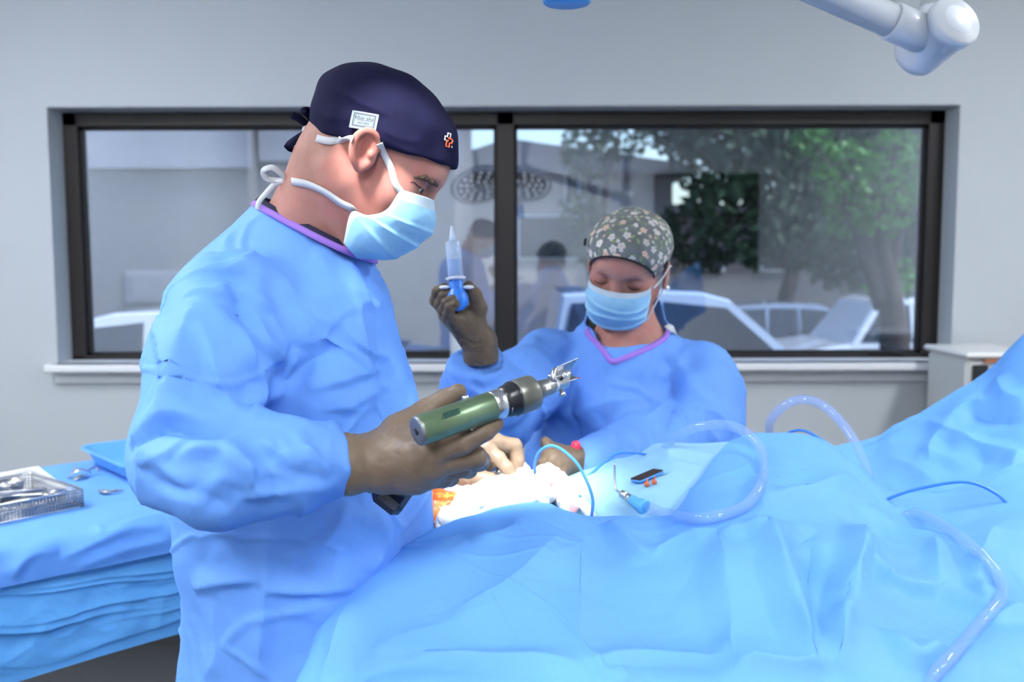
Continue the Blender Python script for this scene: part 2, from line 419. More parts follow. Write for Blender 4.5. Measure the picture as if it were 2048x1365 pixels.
# aluminium window: outer frame, mullion, inner sashes, panes
YF = YW + .12
fz1, fz0 = W(600, 224, YF)[2], W(600, 724, YF)[2]
fx0, fx1 = W(130, 470, YF)[0], W(1884, 470, YF)[0]
mx0, mx1 = W(994, 470, YF)[0], W(1029, 470, YF)[0]
win = bpy.data.objects.new('window_1', None); COL.objects.link(win); win.location = (0, YF, fz0); win['kind'] = 'structure'; WL[win.name] = np.array([0, YF, fz0])
def bar(name, x0, x1, z0, z1, y0, y1, m=None, bev=.003):
    return obj(name, *box(((x0 + x1) / 2, (y0 + y1) / 2, (z0 + z1) / 2), (x1 - x0, y1 - y0, z1 - z0), bev), m or M_frame, win, smooth=False)
ft = .072
bar('frame_rail', fx0, fx1, fz1 - .05, fz1, YF, YF + .09); bar('frame_rail', fx0, fx1, fz0, fz0 + .028, YF, YF + .09)
bar('frame_stile', fx0, fx0 + .062, fz0, fz1, YF, YF + .09); bar('frame_stile', fx1 - .062, fx1, fz0, fz1, YF, YF + .09)
bar('mullion', mx0, mx1, fz0, fz1, YF, YF + .09)
M_glass = bpy.data.materials.new('tinted_film_glass'); M_glass.use_nodes = True
_n = M_glass.node_tree; _n.nodes.clear(); _o = _n.nodes.new('ShaderNodeOutputMaterial'); _t = _n.nodes.new('ShaderNodeBsdfTransparent'); _g = _n.nodes.new('ShaderNodeBsdfGlossy'); _m = _n.nodes.new('ShaderNodeMixShader')
_t.inputs[0].default_value = (.74, .80, .88, 1); _g.inputs[0].default_value = (.86, .92, 1, 1); _g.inputs['Roughness'].default_value = .0; _m.inputs[0].default_value = .13
_n.links.new(_t.outputs[0], _m.inputs[1]); _n.links.new(_g.outputs[0], _m.inputs[2]); _n.links.new(_m.outputs[0], _o.inputs[0])
for (x0, x1) in ((fx0 + .062, mx0), (mx1, fx1 - .062)):
    z0, z1 = fz0 + .028, fz1 - .05
    for (a, b, c, d) in ((x0, x1, z1 - .012, z1), (x0, x1, z0, z0 + .012), (x0, x0 + .012, z0, z1), (x1 - .012, x1, z0, z1)):
        bar('glazing_gasket', a, b, c, d, YF + .03, YF + .05, M_rubber, 0)
    bar('glass_pane', x0, x1, z0, z1, YF + .038, YF + .040, M_glass, 0)
# latch on the right sash
obj('window_latch', *join([box((fx1 - .22, YF + .005, fz0 + .03), (.11, .02, .012), .004), tube([(fx1 - .26, YF - .005, fz0 + .034), (fx1 - .2, YF - .02, fz0 + .04), (fx1 - .13, YF - .012, fz0 + .026)], .006, 16, 8)]), M_rubber, win)
# unseen ceiling panels, added to spread soft light like a bounced flash
M_led = mat('light_diffuser', (.9, .9, .9), emit=(.94, .97, 1.0), estr=CEIL_E)
M_white = mat('white_enamel', (.82, .84, .86), rough=.28, coat=.3)
for (x, y, l) in ((-1.6, -.9, 'added unseen ceiling light panel over the corner left of the photographer'), (.1, -1.0, 'added unseen ceiling light panel straight above the photographer'), 
                  (-1.8, 1.5, 'added unseen ceiling light panel above the far end of the instrument table'), (2.1, 1.5, 'added unseen ceiling light panel above the cabinet by the window wall')):
    t = thing('added_ceiling_light', l, 'ceiling light', (x, y, ZC), 'added ceiling light panels')
    sx, sy = .30, 1.2
    obj('frame', *join([box((x, y - sy / 2, ZC - .01), (sx + .04, .03, .02)), box((x, y + sy / 2, ZC - .01), (sx + .04, .03, .02)), box((x - sx / 2, y, ZC - .01), (.03, sy, .02)), box((x + sx / 2, y, ZC - .01), (.03, sy, .02))]), M_white, t, smooth=False)
    obj('diffuser', *box((x, y, ZC - .008), (sx - .03, sy - .03, .006)), M_led, t, smooth=False)
# dark monitor on the wall behind the photographer (seen mirrored in the glass)
mo = thing('wall_monitor', 'large dark monitor on the wall opposite the window, mirrored in the glass', 'monitor', (2.0, YB, 1.35))
obj('screen', *box((2.0, YB + .07, 1.85), (1.0, .02, .95), .004), mat('screen_black', (.008, .009, .012), rough=.25), mo, smooth=False)
obj('bezel', *join([box((2.0, YB + .06, 1.85 + s * .49), (1.06, .05, .04), .008) for s in (-1, 1)] + [box((2.0 + s * .515, YB + .06, 1.85), (.04, .05, 1.0), .008) for s in (-1, 1)]), M_rubber, mo, smooth=False)
obj('bracket', *box((2.0, YB + .025, 1.85), (.3, .05, .3), .005), M_rubber, mo, smooth=False)

# ------------------------------------------------------------------ outside: parking lot seen through the glass
def gz(y): return -.30 - .065 * (y - 6)
ys = np.array([yo + .02, 6, 40.]); gV = [];
for y in ys:
    for x in (-40, 40): gV.append((x, y, gz(y)))
struct(obj('ground_parking', np.array(gV), [[0, 1, 3, 2], [2, 3, 5, 4]], mat('asphalt', (.09, .09, .095), rough=.85, nscale=12, namp=.2)))
M_stucco = mat('stucco_grey', (.17, .16, .165), rough=.9, nscale=6, namp=.08, bscale=60, bstr=.3)
M_stucco2 = mat('stucco_light', (.29, .29, .32), rough=.9, nscale=6, namp=.06)
M_beige = mat('stucco_beige', (.52, .46, .42), rough=.9, nscale=4, namp=.06)
M_dark = mat('dark_glass', (.03, .035, .045), rough=.15)  # dark glass of the car and building windows
M_roof = mat('roof_shingle', (.13, .13, .15), rough=.9, nscale=30, namp=.25)
# neighbouring building behind the left pane
def bx(x0, x1, y0, y1, z0, z1, bev=0): return box(((x0 + x1) / 2, (y0 + y1) / 2, (z0 + z1) / 2), (x1 - x0, y1 - y0, z1 - z0), bev)
YN = 12.
nb = thing('building', 'grey stucco building filling the view through the left window pane', 'building', (-6, YN, gz(YN)))
sx = W(497, 400, YN)[0]; ex = W(905, 400, YN)[0]
obj('wall', *bx(-14, sx, YN, YN + 6, gz(YN), 4.2), M_stucco, nb, smooth=False)
obj('wall_bay', *bx(sx, ex, YN + .5, YN + 6, gz(YN), 4.2), M_stucco, nb, smooth=False)
obj('fascia', *bx(-14, sx + .05, YN - .12, YN, 2.62, 4.4), M_stucco2, nb, smooth=False)
obj('fascia', *bx(sx + .05, ex + .1, YN + .35, YN + .5, 2.75, 4.4), M_stucco2, nb, smooth=False)
for (a, b, c, d) in ((255, 372, 540, 602),):
    p0, p1 = W(a, d, YN), W(b, c, YN)
    w_ = obj('window', *bx(p0[0], p1[0], YN - .04, YN + .02, p0[2], p1[2]), M_stucco2, nb, smooth=False)  # added window; its pale panel stands in for a reflection
    obj('pane', *bx(p0[0] + .05, p1[0] - .05, YN - .06, YN - .03, p0[2] + .04, p1[2] - .04), mat('reflection_pane', (.22, .22, .24), rough=.2), w_, smooth=False)
# house with a gable behind the mullion
YH = 19.
hb = thing('building', 'beige house with a dark gable roof beyond the car park', 'building', (.8, YH, gz(YH)))
hx0, hx1 = W(890, 400, YH)[0], W(1345, 400, YH)[0]
hz = W(1100, 345, YH)[2]
obj('wall', *bx(hx0, hx1, YH, YH + 6, gz(YH), hz), M_beige, hb, smooth=False)
V, F = [], []
for y in (YH - .4, YH + 6.4):
    V += [(hx0 - .4, y, hz - .05), ((hx0 + hx1) / 2 - 1.0, y, W(1050, 295, YH)[2]), (hx1 + .4, y, hz - .05), (hx0 - .4, y, hz + .1), ((hx0 + hx1) / 2 - 1.0, y, W(1050, 287, YH)[2] + .05), (hx1 + .4, y, hz + .1)]
F = [[0, 1, 4, 3], [1, 2, 5, 4], [6, 9, 10, 7], [7, 10, 11, 8], [3, 4, 10, 9], [4, 5, 11, 10], [0, 6, 7, 1], [1, 7, 8, 2], [0, 3, 9, 6], [2, 8, 11, 5], [0, 1, 2], [8, 7, 6]]
obj('roof', np.array(V), F, M_roof, hb, smooth=False)
for (a, b, c, d) in ((1128, 1160, 345, 412), (1035, 1300, 430, 520)):
    p0, p1 = W(a, d, YH), W(b, c, YH)
    w_ = obj('window', *bx(p0[0], p1[0], YH - .05, YH + .03, p0[2], p1[2]), M_trim, hb, smooth=False)
    obj('pane', *bx(p0[0] + .05, p1[0] - .05, YH - .08, YH - .04, p0[2] + .05, p1[2] - .05), M_dark, w_, smooth=False)
# brick-toned long building at the far right
fb = thing('building', 'low grey building in the shade behind the pickup truck', 'building', (7, 24, gz(24)))
q0, q1 = W(1300, 500, 24)[0], W(1900, 500, 24)[0]
q0 += .7
obj('wall', *bx(q0, q1 + 4, 24, 30, gz(24), W(1500, 430, 24)[2]), mat('shade_wall', (.16, .15, .15), rough=.9), fb, smooth=False)  # shade put into the wall's dark base colour
obj('roof', *bx(q0 - .3, q1 + 4.3, 23.6, 30.4, W(1500, 430, 24)[2], W(1500, 412, 24)[2]), M_roof, fb, smooth=False)
for k in range(3):
    p0, p1 = W(1390 + k * 130, 545, 24), W(1450 + k * 130, 490, 24)
    w_ = obj('window', *bx(p0[0], p1[0], 23.94, 24.02, p0[2], p1[2]), M_trim, fb, smooth=False)
    obj('pane', *bx(p0[0] + .06, p1[0] - .06, 23.9, 23.96, p0[2] + .06, p1[2] - .06), M_dark, w_, smooth=False)
# cars: side profile swept across the width, body narrowing at the glass line
def car(label, x0, yc, ln, ht, prof, glass, paint, flip=False, kind='car', group='cars parked outside the window', wd=1.75):
    """prof: (u along, v height) outline fractions; glass: list of window polygons in the same units"""
    t = thing(kind, label, 'car', (x0 + ln / 2, yc, gz(yc)), group)
    z0 = gz(yc); fx = (lambda u: x0 + ln * (1 - u)) if flip else (lambda u: x0 + ln * u)
    hw = wd / 2
    P = np.array(prof); n = len(P); rows = []
    for s, inset in ((-1, 1), (-.93, 0), (.93, 0), (1, 1)):
        rows.append([(fx(u if inset == 0 else lerp(u, .5, .012)), yc + s * (hw - max(0, v - .58) * .55 * wd * .5), z0 + ht * (v if inset == 0 else max(.2, v - .012))) for u, v in P])
    V = np.array([p for r in rows for p in r]); F = []
    for r in range(3):
        for k in range(n): F.append([r * n + k, r * n + (k + 1) % n, (r + 1) * n + (k + 1) % n, (r + 1) * n + k])
    F += [list(range(n))[::-1], [3 * n + k for k in range(n)]]
    obj('body', V, F, paint, t, smooth=False)
    for g in glass:
        G = np.array(g); off = [(fx(u), yc - (hw - max(0, v - .58) * .55 * wd * .5) - .006, z0 + ht * v) for u, v in G]
        inn = [(p[0], p[1] + .03, p[2]) for p in off]; m = len(off)
        obj('window', np.array(off + inn), [list(range(m)), [m + k for k in range(m)][::-1]] + [[k, (k + 1) % m, m + (k + 1) % m, m + k] for k in range(m)], M_dark, t, smooth=False)
    for u in (.2, .8):
        for s in (-1, 1):
            w_ = obj('wheel', *lathe([(-.1, .2), (-.1, .31), (-.07, .33), (.07, .33), (.1, .31), (.1, .2)], (fx(u), yc + s * (hw - .1), z0 + .33), (0, 1, 0), 24), M_rubber, t)
            obj('rim', *lathe([(-.105, .05), (-.105, .2), (.105, .2), (.105, .05)], (fx(u), yc + s * (hw - .1), z0 + .33), (0, 1, 0), 20), M_alu, w_)
    return t
M_alu = mat('alloy', (.6, .62, .65), rough=.3, metal=1)
M_cw = mat('car_white', (.80, .82, .86), rough=.2, coat=1)
M_cs = mat('car_silver', (.30, .34, .40), rough=.25, metal=.4, coat=1)
sedan = [(.01, .25), (0, .45), (.04, .56), (.22, .63), (.25, .64), (.40, .955), (.46, .99), (.56, 1.0), (.66, .975), (.82, .72), (.96, .66), (.995, .5), (.99, .25), (.87, .22), (.13, .22)]
sed_g = [[(.275, .655), (.405, .92), (.52, .95), (.525, .655)], [(.54, .655), (.54, .95), (.65, .93), (.78, .7), (.77, .655)]]
suv = [(.01, .28), (0, .5), (.03, .6), (.25, .66), (.27, .665), (.40, .96), (.45, .99), (.7, 1.0), (.93, .975), (.985, .66), (1.0, .5), (.99, .28), (.87, .24), (.13, .24)]
suv_g = [[(.30, .68), (.41, .93), (.56, .95), (.56, .68)], [(.58, .68), (.58, .95), (.74, .95), (.75, .68)], [(.77, .68), (.765, .95), (.9, .94), (.95, .68)]]
truck = [(.01, .3), (0, .5), (.03, .6), (.2, .66), (.22, .665), (.31, .96), (.35, .99), (.5, 1.0), (.54, .97), (.56, .64), (.99, .64), (1.0, .45), (.99, .3), (.87, .26), (.13, .26)]
trk_g = [[(.25, .68), (.325, .93), (.41, .95), (.41, .68)], [(.425, .68), (.425, .95), (.51, .94), (.53, .68)]]
car('white hatchback parked by the grey building, behind the left pane', W(100, 600, 7.2)[0] - .95, 7.2, 3.7, 1.52, sedan, sed_g, M_cw)
wag = [(.01, .3), (0, .5), (.03, .6), (.38, .66), (.42, .665), (.60, .96), (.66, .99), (.8, 1.0), (.95, .985), (.985, .66), (1.0, .5), (.99, .28), (.87, .24), (.13, .24)]
wag_g = [[(.46, .68), (.61, .93), (.74, .955), (.74, .68)], [(.76, .68), (.76, .955), (.93, .95), (.96, .68)]]
car('large pale car parked close behind the nurse', W(1085, 600, 6.6)[0] - .05, 6.6, 3.0, 1.64, wag, wag_g, mat('car_pale_blue', (.55, .66, .82), rough=.22, coat=1), flip=True)
car('white pickup truck parked towards the right edge of the window', W(1525, 600, 12.5)[0], 12.5, 4.0, 1.72, truck, trk_g, M_cw, kind='pickup_truck')
car('silver car parked left of the white pickup truck', W(1430, 600, 15)[0], 15, 2.6, 1.7, suv, suv_g, M_cs, flip=True)
# trees
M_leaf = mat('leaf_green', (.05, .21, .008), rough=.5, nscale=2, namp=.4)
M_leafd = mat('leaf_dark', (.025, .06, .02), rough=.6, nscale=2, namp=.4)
M_bark = mat('bark', (.07, .05, .04), rough=.9, nscale=8, namp=.3)
def tree(label, base, blobs, m, n, size, seed):
    r = np.random.default_rng(seed); t = thing('tree', label, 'tree', base, 'trees beyond the window')
    b = np.array(base, float); top = np.mean([q[:3] for q in blobs], 0)
    parts = [tube([b, lerp(b, top, .5) + (.1, 0, 0), top], [.22, .14, .06], 14, 10)]
    for q in blobs: parts.append(tube([lerp(b, top, .55), lerp(lerp(b, top, .7), np.array(q[:3]), .5), q[:3]], [.09, .06, .02], 10, 7))
    obj('trunk', *join(parts), M_bark, t)
    wts = np.array([q[3] ** 2 for q in blobs]); k = r.choice(len(blobs), n, p=wts / wts.sum()); B = np.array(blobs)[k]
    d = r.normal(size=(n, 3)); d /= np.linalg.norm(d, axis=1)[:, None]; C = B[:, :3] + d * (B[:, 3] * r.uniform(.45, 1, n) ** .6)[:, None]
    u = r.normal(size=(n, 3)); u /= np.linalg.norm(u, axis=1)[:, None]; v = np.cross(u, r.normal(size=(n, 3))); v /= np.linalg.norm(v, axis=1)[:, None]
    s = size * r.uniform(.6, 1.3, n)[:, None]
    V = np.stack([C - u * s, C - v * s * .5, C + u * s, C + v * s * .5], 1).reshape(-1, 3)
    f = obj('foliage', V, np.arange(4 * n).reshape(-1, 4), m, t, smooth=False); f['kind'] = 'stuff'
def blob(px, py, Y, r): p = W(px, py, Y); return (p[0], p[1], p[2], r)
tree('bright green leafy tree hanging in at the right of the window', (W(1760, 600, 10)[0] + .3, 10.2, gz(10)), [blob(1690, 340, 10, .35), blob(1760, 400, 10, .42), blob(1700, 430, 10, .28), blob(1790, 300, 10, .25), blob(1620, 275, 10, .2), blob(1850, 360, 10, .3), blob(1780, 560, 10.4, .3)], M_leaf, 1500, .055, 3)
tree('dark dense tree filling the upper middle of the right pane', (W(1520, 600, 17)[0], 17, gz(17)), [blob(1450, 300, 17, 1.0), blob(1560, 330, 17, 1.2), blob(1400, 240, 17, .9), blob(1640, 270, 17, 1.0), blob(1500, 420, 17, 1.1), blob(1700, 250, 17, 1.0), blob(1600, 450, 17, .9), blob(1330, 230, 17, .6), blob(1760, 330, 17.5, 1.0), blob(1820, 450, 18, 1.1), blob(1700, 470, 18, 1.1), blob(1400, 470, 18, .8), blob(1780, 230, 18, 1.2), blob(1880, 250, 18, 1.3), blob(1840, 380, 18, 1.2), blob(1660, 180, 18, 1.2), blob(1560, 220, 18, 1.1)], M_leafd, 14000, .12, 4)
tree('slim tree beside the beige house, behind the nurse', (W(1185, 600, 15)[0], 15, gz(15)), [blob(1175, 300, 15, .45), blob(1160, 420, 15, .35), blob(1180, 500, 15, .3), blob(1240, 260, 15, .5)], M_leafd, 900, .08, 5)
# ------------------------------------------------------------------ drapes
C_DRAPE = (.145, .385, .84)
M_drape = cloth_mat('drape_blue', C_DRAPE, weave=700)
M_towelb = cloth_mat('drape_towel_pale', (.28, .53, .75), weave=260, bstr=.8, rough=.75)
M_cover = cloth_mat('table_cover_blue', (.13, .34, .80), weave=700)
M_gown = cloth_mat('gown_blue', (.135, .325, .80), weave=800, nscale=14, namp=.07)
M_gown2 = cloth_mat('gown_blue_nurse', (.12, .285, .73), weave=800, nscale=14, namp=.07)
def sheet(rows, nu, nv):
    """rows: list over columns of lists of 3D points (same length) -> smooth grid"""
    A = np.array(rows)                                     # (cols, rows, 3)
    A = cubic_interp(A, nu); A = np.swapaxes(cubic_interp(np.swapaxes(A, 0, 1), nv), 0, 1)
    return A.reshape(-1, 3), grid_faces(nu, nv)
def flip_up(V, F, ref):
    N = normals(V, F)
    return (F[:, ::-1].copy(), -N) if (N @ np.array(ref)).mean() < 0 else (F, N)
def folds(V, F, N, cr, smooth_it=0):
    for c in cr:
        d = crease_disp(V, N, *c) ; V = V + N * d[:, None]
    if smooth_it: V = relax(V, F, smooth_it, .4)
    return V
cols = [((575, 1420, 1.10), (600, 1440, 1.06)), ((612, 1345, 1.13), (680, 1440, 1.02)), ((660, 1240, 1.16), (760, 1440, .985)), ((730, 1142, 1.20), (840, 1440, .96)),
        ((830, 1070, 1.25), (920, 1440, .945)), ((950, 1036, 1.29), (1000, 1440, .94)), ((1060, 1024, 1.31), (1080, 1440, .935)), ((1165, 1056, 1.30), (1165, 1440, .93)),
        ((1260, 1044, 1.32), (1250, 1440, .93)), ((1345, 1037, 1.33), (1340, 1440, .93)), ((1400, 968, 1.40), (1430, 1440, .93)), ((1462, 892, 1.50), (1520, 1440, .93)),
        ((1560, 875, 1.54), (1600, 1440, .93)), ((1640, 885, 1.54), (1680, 1440, .935)), ((1705, 930, 1.52), (1760, 1440, .94)), ((1780, 990, 1.48), (1850, 1440, .95)),
        ((1880, 985, 1.50), (1950, 1440, .96)), ((1990, 960, 1.52), (2060, 1440, .97)), ((2120, 930, 1.55), (2180, 1440, .98)), ((2260, 920, 1.58), (2320, 1440, 1.0))]
rows = []
for k, (c, b) in enumerate(cols):
    C_, B_ = W(*c), W(*b)
    hang = np.array([-.02 if k < 3 else 0, -.02, 0])
    mids = [lerp(C_, B_, t) + np.array([0, -.0, 1]) * .022 * math.sin(math.pi * t) for t in (.25, .5, .75)]
    back = [C_ + (.02 if k > 3 else .06, .1, -.10), C_ + (.005, .03, -.012)] if k > 2 else [C_ + (.12, .1, -.12), C_ + (.04, .03, -.015)]
    rows.append(back + [C_] + mids + [B_, B_ + hang + (0, 0, -.25), B_ + hang * 1.5 + (0, 0, -.52)])
V, F = sheet(rows, 560, 330); F, N = flip_up(V, F, (0, -.5, 1))
P2 = proj(V)
V = V + N * (.006 * sines(V, .30, 5, 6) * sstep(1000, 1080, P2[:, 1]))[:, None]
cr = [([(1160, 1060), (1163, 1150), (1160, 1230), (1163, 1310), (1166, 1360)], .007, .05, .03),
      ([(740, 1312), (900, 1314), (1030, 1318), (1158, 1322)], .008, .025, .05), ([(1168, 1322), (1300, 1313), (1458, 1308)], .008, .025, .05),
      ([(1434, 1066), (1447, 1180), (1460, 1290), (1466, 1362)], .011, .028, .075), ([(1466, 1312), (1560, 1325), (1655, 1342)], .010, .02, .06),
      ([(1524, 1040), (1560, 1130), (1600, 1250), (1640, 1330)], .022, .035, .05), ([(1714, 1042), (1702, 1150), (1684, 1260), (1668, 1330)], .022, .03, .055),
      ([(1625, 1080), (1620, 1180), (1645, 1300)], -.012, .04), ([(905, 1230), (1040, 1150), (1130, 1062)], .012, .09, .07), ([(700, 1330), (850, 1260), (1000, 1200)], .008, .10, .08),
      ([(1215, 1052), (1255, 1090), (1297, 1122)], .010, .03, .04), ([(1297, 1122), (1350, 1090), (1430, 1062)], .010, .04, .03), ([(1530, 1003), (1620, 970), (1705, 950)], .009, .03),
      ([(1530, 1040), (1490, 1060), (1436, 1068)], .008, .03), ([(1580, 1100), (1600, 1080), (1640, 1060)], -.007, .03), ([(1740, 1000), (1850, 1060), (1950, 1095)], .008, .05, .04),
      ([(1750, 1130), (1830, 1185), (1880, 1180)], .012, .02, .06), ([(1880, 1180), (1960, 1220), (2000, 1190)], .010, .02, .05), ([(1760, 1260), (1830, 1320), (1890, 1300)], .010, .02, .05),
      ([(1965, 1250), (2048, 1215)], .008, .03), ([(1862, 1060), (1875, 1110), (1880, 1180)], .009, .025), ([(1990, 1050), (1960, 1130), (1965, 1220)], .009, .025), ([(830, 1075), (930, 1050), (1040, 1040)], -.006, .03),
      ([(1040, 1030), (1000, 1060), (940, 1080)], .005, .03), ([(690, 1200), (660, 1290), (630, 1362)], .006, .03), ([(1240, 1330), (1260, 1362)], .004, .02), ([(1450, 900), (1520, 960), (1527, 1030)], .008, .03)]
cr = [(p, a * 1.55, *w) for p, a, *w in cr]
V = folds(V, F, N, cr)
N = normals(V, F)
V = V + N * (.0085 * facet(V, .15, 3) + .0030 * facet(V, .07, 5) + .0022 * pinch(V, .24, 71, .05))[:, None]
V = relax(V, F, 1, .15)
front = obj('surgical_drape', V, F, M_drape, loc=(V[:, 0].mean(), V[:, 1].mean(), V[:, 2].min()))
tag(front, 'large creased blue surgical drape covering the patient in the foreground', 'drape', 'blue surgical drapes')
DV, DN = V, normals(V, F)
# pale textured sheet under the instruments
near = [(800, 1110, 1.30), (880, 1060, 1.32), (960, 1036, 1.34), (1060, 1018, 1.36), (1130, 1062, 1.35), (1200, 1064, 1.34), (1300, 1050, 1.34), (1370, 1046, 1.36), (1425, 1010, 1.41), (1480, 960, 1.5)]
mid = [(800, 1090, 1.42), (880, 1045, 1.44), (960, 1010, 1.45), (1060, 985, 1.47), (1120, 992, 1.48), (1200, 976, 1.48), (1290, 962, 1.48), (1370, 946, 1.48), (1440, 925, 1.5), (1500, 915, 1.56)]
far = [(800, 1060, 1.6), (880, 1020, 1.62), (960, 990, 1.64), (1060, 960, 1.66), (1130, 936, 1.68), (1190, 916, 1.68), (1260, 905, 1.67), (1325, 893, 1.63), (1400, 892, 1.6), (1470, 888, 1.6)]
rows = [[W(*n) + (0, -.03, -.03), W(*n), W(*m), W(*f), W(*f) + (0, .04, -.03), W(*f) + (0, .10, -.25)] for n, m, f in zip(near, mid, far)]
V, F = sheet(rows, 300, 160); F, N = flip_up(V, F, (0, -.3, 1))
V = folds(V, F, N, [([(1330, 897), (1345, 930), (1420, 950)], .012, .02, .05), ([(1312, 905), (1300, 930), (1330, 945)], -.008, .03), ([(1335, 1030), (1390, 970), (1440, 900)], .006, .03), ([(1130, 960), (1200, 985), (1230, 1030)], .004, .04), ([(1430, 930), (1380, 975), (1330, 1025)], -.006, .02), ([(960, 1024), (1020, 1010), (1060, 1006)], .007, .015)])
V = V + N * (.0030 * facet(V, .07, 9))[:, None]
tag(obj('absorbent_sheet', V, F, M_towelb, loc=(V[:, 0].mean(), V[:, 1].mean(), V[:, 2].min())), 'pale aqua textured absorbent sheet lying under the loose instruments', 'sheet')
SV, SN = V, normals(V, F)
# raised drape at the patient's upper body
top = [(1640, 915, 1.72), (1690, 900, 1.75), (1740, 892, 1.78), (1850, 832, 1.8), (1930, 785, 1.8), (1985, 752, 1.79), (2048, 690, 1.77), (2130, 620, 1.76), (2240, 560, 1.76)]
low = [(1640, 1010, 1.56), (1700, 1010, 1.54), (1760, 1010, 1.52), (1850, 1030, 1.5), (1930, 1030, 1.49), (2000, 1030, 1.48), (2080, 1030, 1.48), (2160, 1030, 1.48), (2260, 1030, 1.48)]
rows = []
for t_, l_ in zip(top, low):
    T_, L_ = W(*t_), W(*l_); k = np.array([0, -.01, .0])
    rows.append([T_ + (0.02, .16, -.28), T_ + (.01, .04, -.02), T_, lerp(T_, L_, .33) + (0, .012, -.012), lerp(T_, L_, .66) + (0, .012, -.01), L_, L_ + (0, -.05, -.08)])
V, F = sheet(rows, 300, 220); F, N = flip_up(V, F, (-.2, -.6, .6))
V = folds(V, F, N, [([(1852, 834), (1875, 858), (1930, 880), (2048, 920)], .014, .04, .03), ([(1875, 858), (1862, 890), (1855, 930)], .010, .03), ([(1875, 858), (1920, 815), (1990, 790)], .014, .04), ([(1990, 752), (2010, 790), (2048, 800)], .012, .03),
      ([(1920, 880), (1960, 900), (1950, 960)], -.010, .05), ([(1700, 905), (1790, 925), (1900, 990)], .008, .04), ([(2040, 900), (2020, 960), (2040, 1020)], .015, .03), ([(1750, 900), (1850, 905), (1990, 960)], .009, .04), ([(1930, 790), (1960, 830), (2040, 850)], -.012, .04)])
V = V + N * (.008 * facet(V, .13, 21) + .003 * facet(V, .06, 22))[:, None]
tag(obj('surgical_drape', V, F, M_drape, loc=(V[:, 0].mean(), V[:, 1].mean(), V[:, 2].min())), 'blue surgical drape rising in a tent towards the upper right corner', 'drape', 'blue surgical drapes')
UV, UN = V, normals(V, F)

# ------------------------------------------------------------------ instrument table
TU = unit((.74, .67, 0)); TN = unit((.67, -.74, 0)); TA = np.array([-.892, 1.655, 1.0]); TZ = 1.0
def tp(s, b, z=TZ): return TA + TU * s - TN * b + np.array([0, 0, z - 1.0])     # s along the near edge, b towards the back
def table_uv(px, py, z=TZ):
    a = (px - CX) / FPX; b = -(py - CY) / FPX; d = np.array([a, _cp + b * _sp, -_sp + b * _cp]); return CAMP + d * ((z - CAMZ) / d[2])
M_steel = mat('stainless_steel', (.62, .63, .65), rough=.28, metal=1.0)
M_steeld = mat('stainless_dull', (.40, .41, .43), rough=.35, metal=1.0)
it = thing('instrument_table', 'steel instrument stand standing under the blue table cover', 'table', tp(.0, .31, 0))
obj('table_top', *join([[np.array([tp(s, b, z) for s in (-.78, .72) for b in (.02, .6) for z in (.955, .985)]), [[0, 1, 3, 2], [4, 6, 7, 5], [0, 4, 5, 1], [2, 3, 7, 6], [0, 2, 6, 4], [1, 5, 7, 3]]]]), M_steeld, it, smooth=False)
for s in (-.7, .64):
    for b in (.08, .54): obj('leg', *lathe([(0, .014), (.955, .014)], tp(s, b, 0), (0, 0, 1), 14), M_steeld, it)
def cover_grid(prof, s0, s1, nu, nv):
    P = spline([(b, z, 0) for b, z in prof], nv); S = np.linspace(s0, s1, nu)
    return np.array([tp(s, p[0], p[1]) for s in S for p in P]), grid_faces(nu, nv)
prof = [(.70, .80), (.66, .90), (.635, .985), (.60, .9995), (.5, 1.0), (.3, 1.0), (.1, 1.0), (.03, .998), (-.006, .985), (-.016, .955), (-.018, .925)]
V, F = cover_grid(prof, -.8, .78, 330, 230); F, N = flip_up(V, F, (0, 0, 1))
fr = 1 - sstep(.955, .992, V[:, 2]) * 1
V = V + N * ((.0012 + .010 * fr) * facet(V, .085, 31, (TU, 2.6)))[:, None] * .8
V = folds(V, F, N, [([(210, 1065), (290, 1030), (360, 1022)], .006, .02), ([(20, 1160), (60, 1110), (120, 1095)], .010, .02, .03), ([(130, 1110), (250, 1060), (330, 1050)], .009, .015, .03), ([(150, 1135), (260, 1100), (350, 1075)], .007, .02), ([(190, 1040), (205, 1065)], .005, .02)])
tag(obj('table_cover', V, F, M_cover, loc=(*TA[:2], .92)), 'blue sheet spread over the top of the instrument table', 'table cover', 'blue covers on the instrument table')
S = np.linspace(-.8, .78, 380); Z = np.linspace(.985, .735, 150)
V = np.array([tp(s, -.004, z) for s in S for z in Z]); F = grid_faces(380, 150); F, N = flip_up(V, F, TN)
zz = V[:, 2]; ss = (V - TA) @ TU
amp = sstep(.94, .88, zz) * sstep(.735, .80, zz)
tl = zz + .055 * ss + .012 * np.sin(ss * 9) + .006 * np.sin(ss * 23 + 1) + .018 * np.sin(ss * 3.1 + zz * 20)
d = 0
for k, (z0, w, a) in enumerate(((.905, .012, .010), (.885, .010, .008), (.862, .014, .013), (.842, .009, .008), (.822, .014, .014), (.803, .009, .009), (.785, .012, .011), (.765, .016, .008))):
    e = (tl - z0 - .012 * math.sin(k * 2.3) * np.sin(ss * (4 + k) + k * 1.7)) / w
    m_ = np.clip(.55 + .6 * np.sin(ss * (3.3 + .9 * k) + 2.1 * k), 0, 1); d = d + a * m_ * np.where(e > 0, np.exp(-e * .8), np.exp(e * 3.0))
V = V + N * (amp * (d + .006 * crumple(V, .05, 44, (TU, 4)) * 2) - .004)[:, None]
V[:, 2] += .012 * np.sin(ss * 4.2 + .4) * sstep(.80, .735, zz)
tag(obj('table_cover', V, F, cloth_mat('under_drape_blue', (.13, .41, .80), weave=700), loc=(*TA[:2], .735)), 'pale blue wrinkled sheet hanging below the table cover edge', 'table cover', 'blue covers on the instrument table')

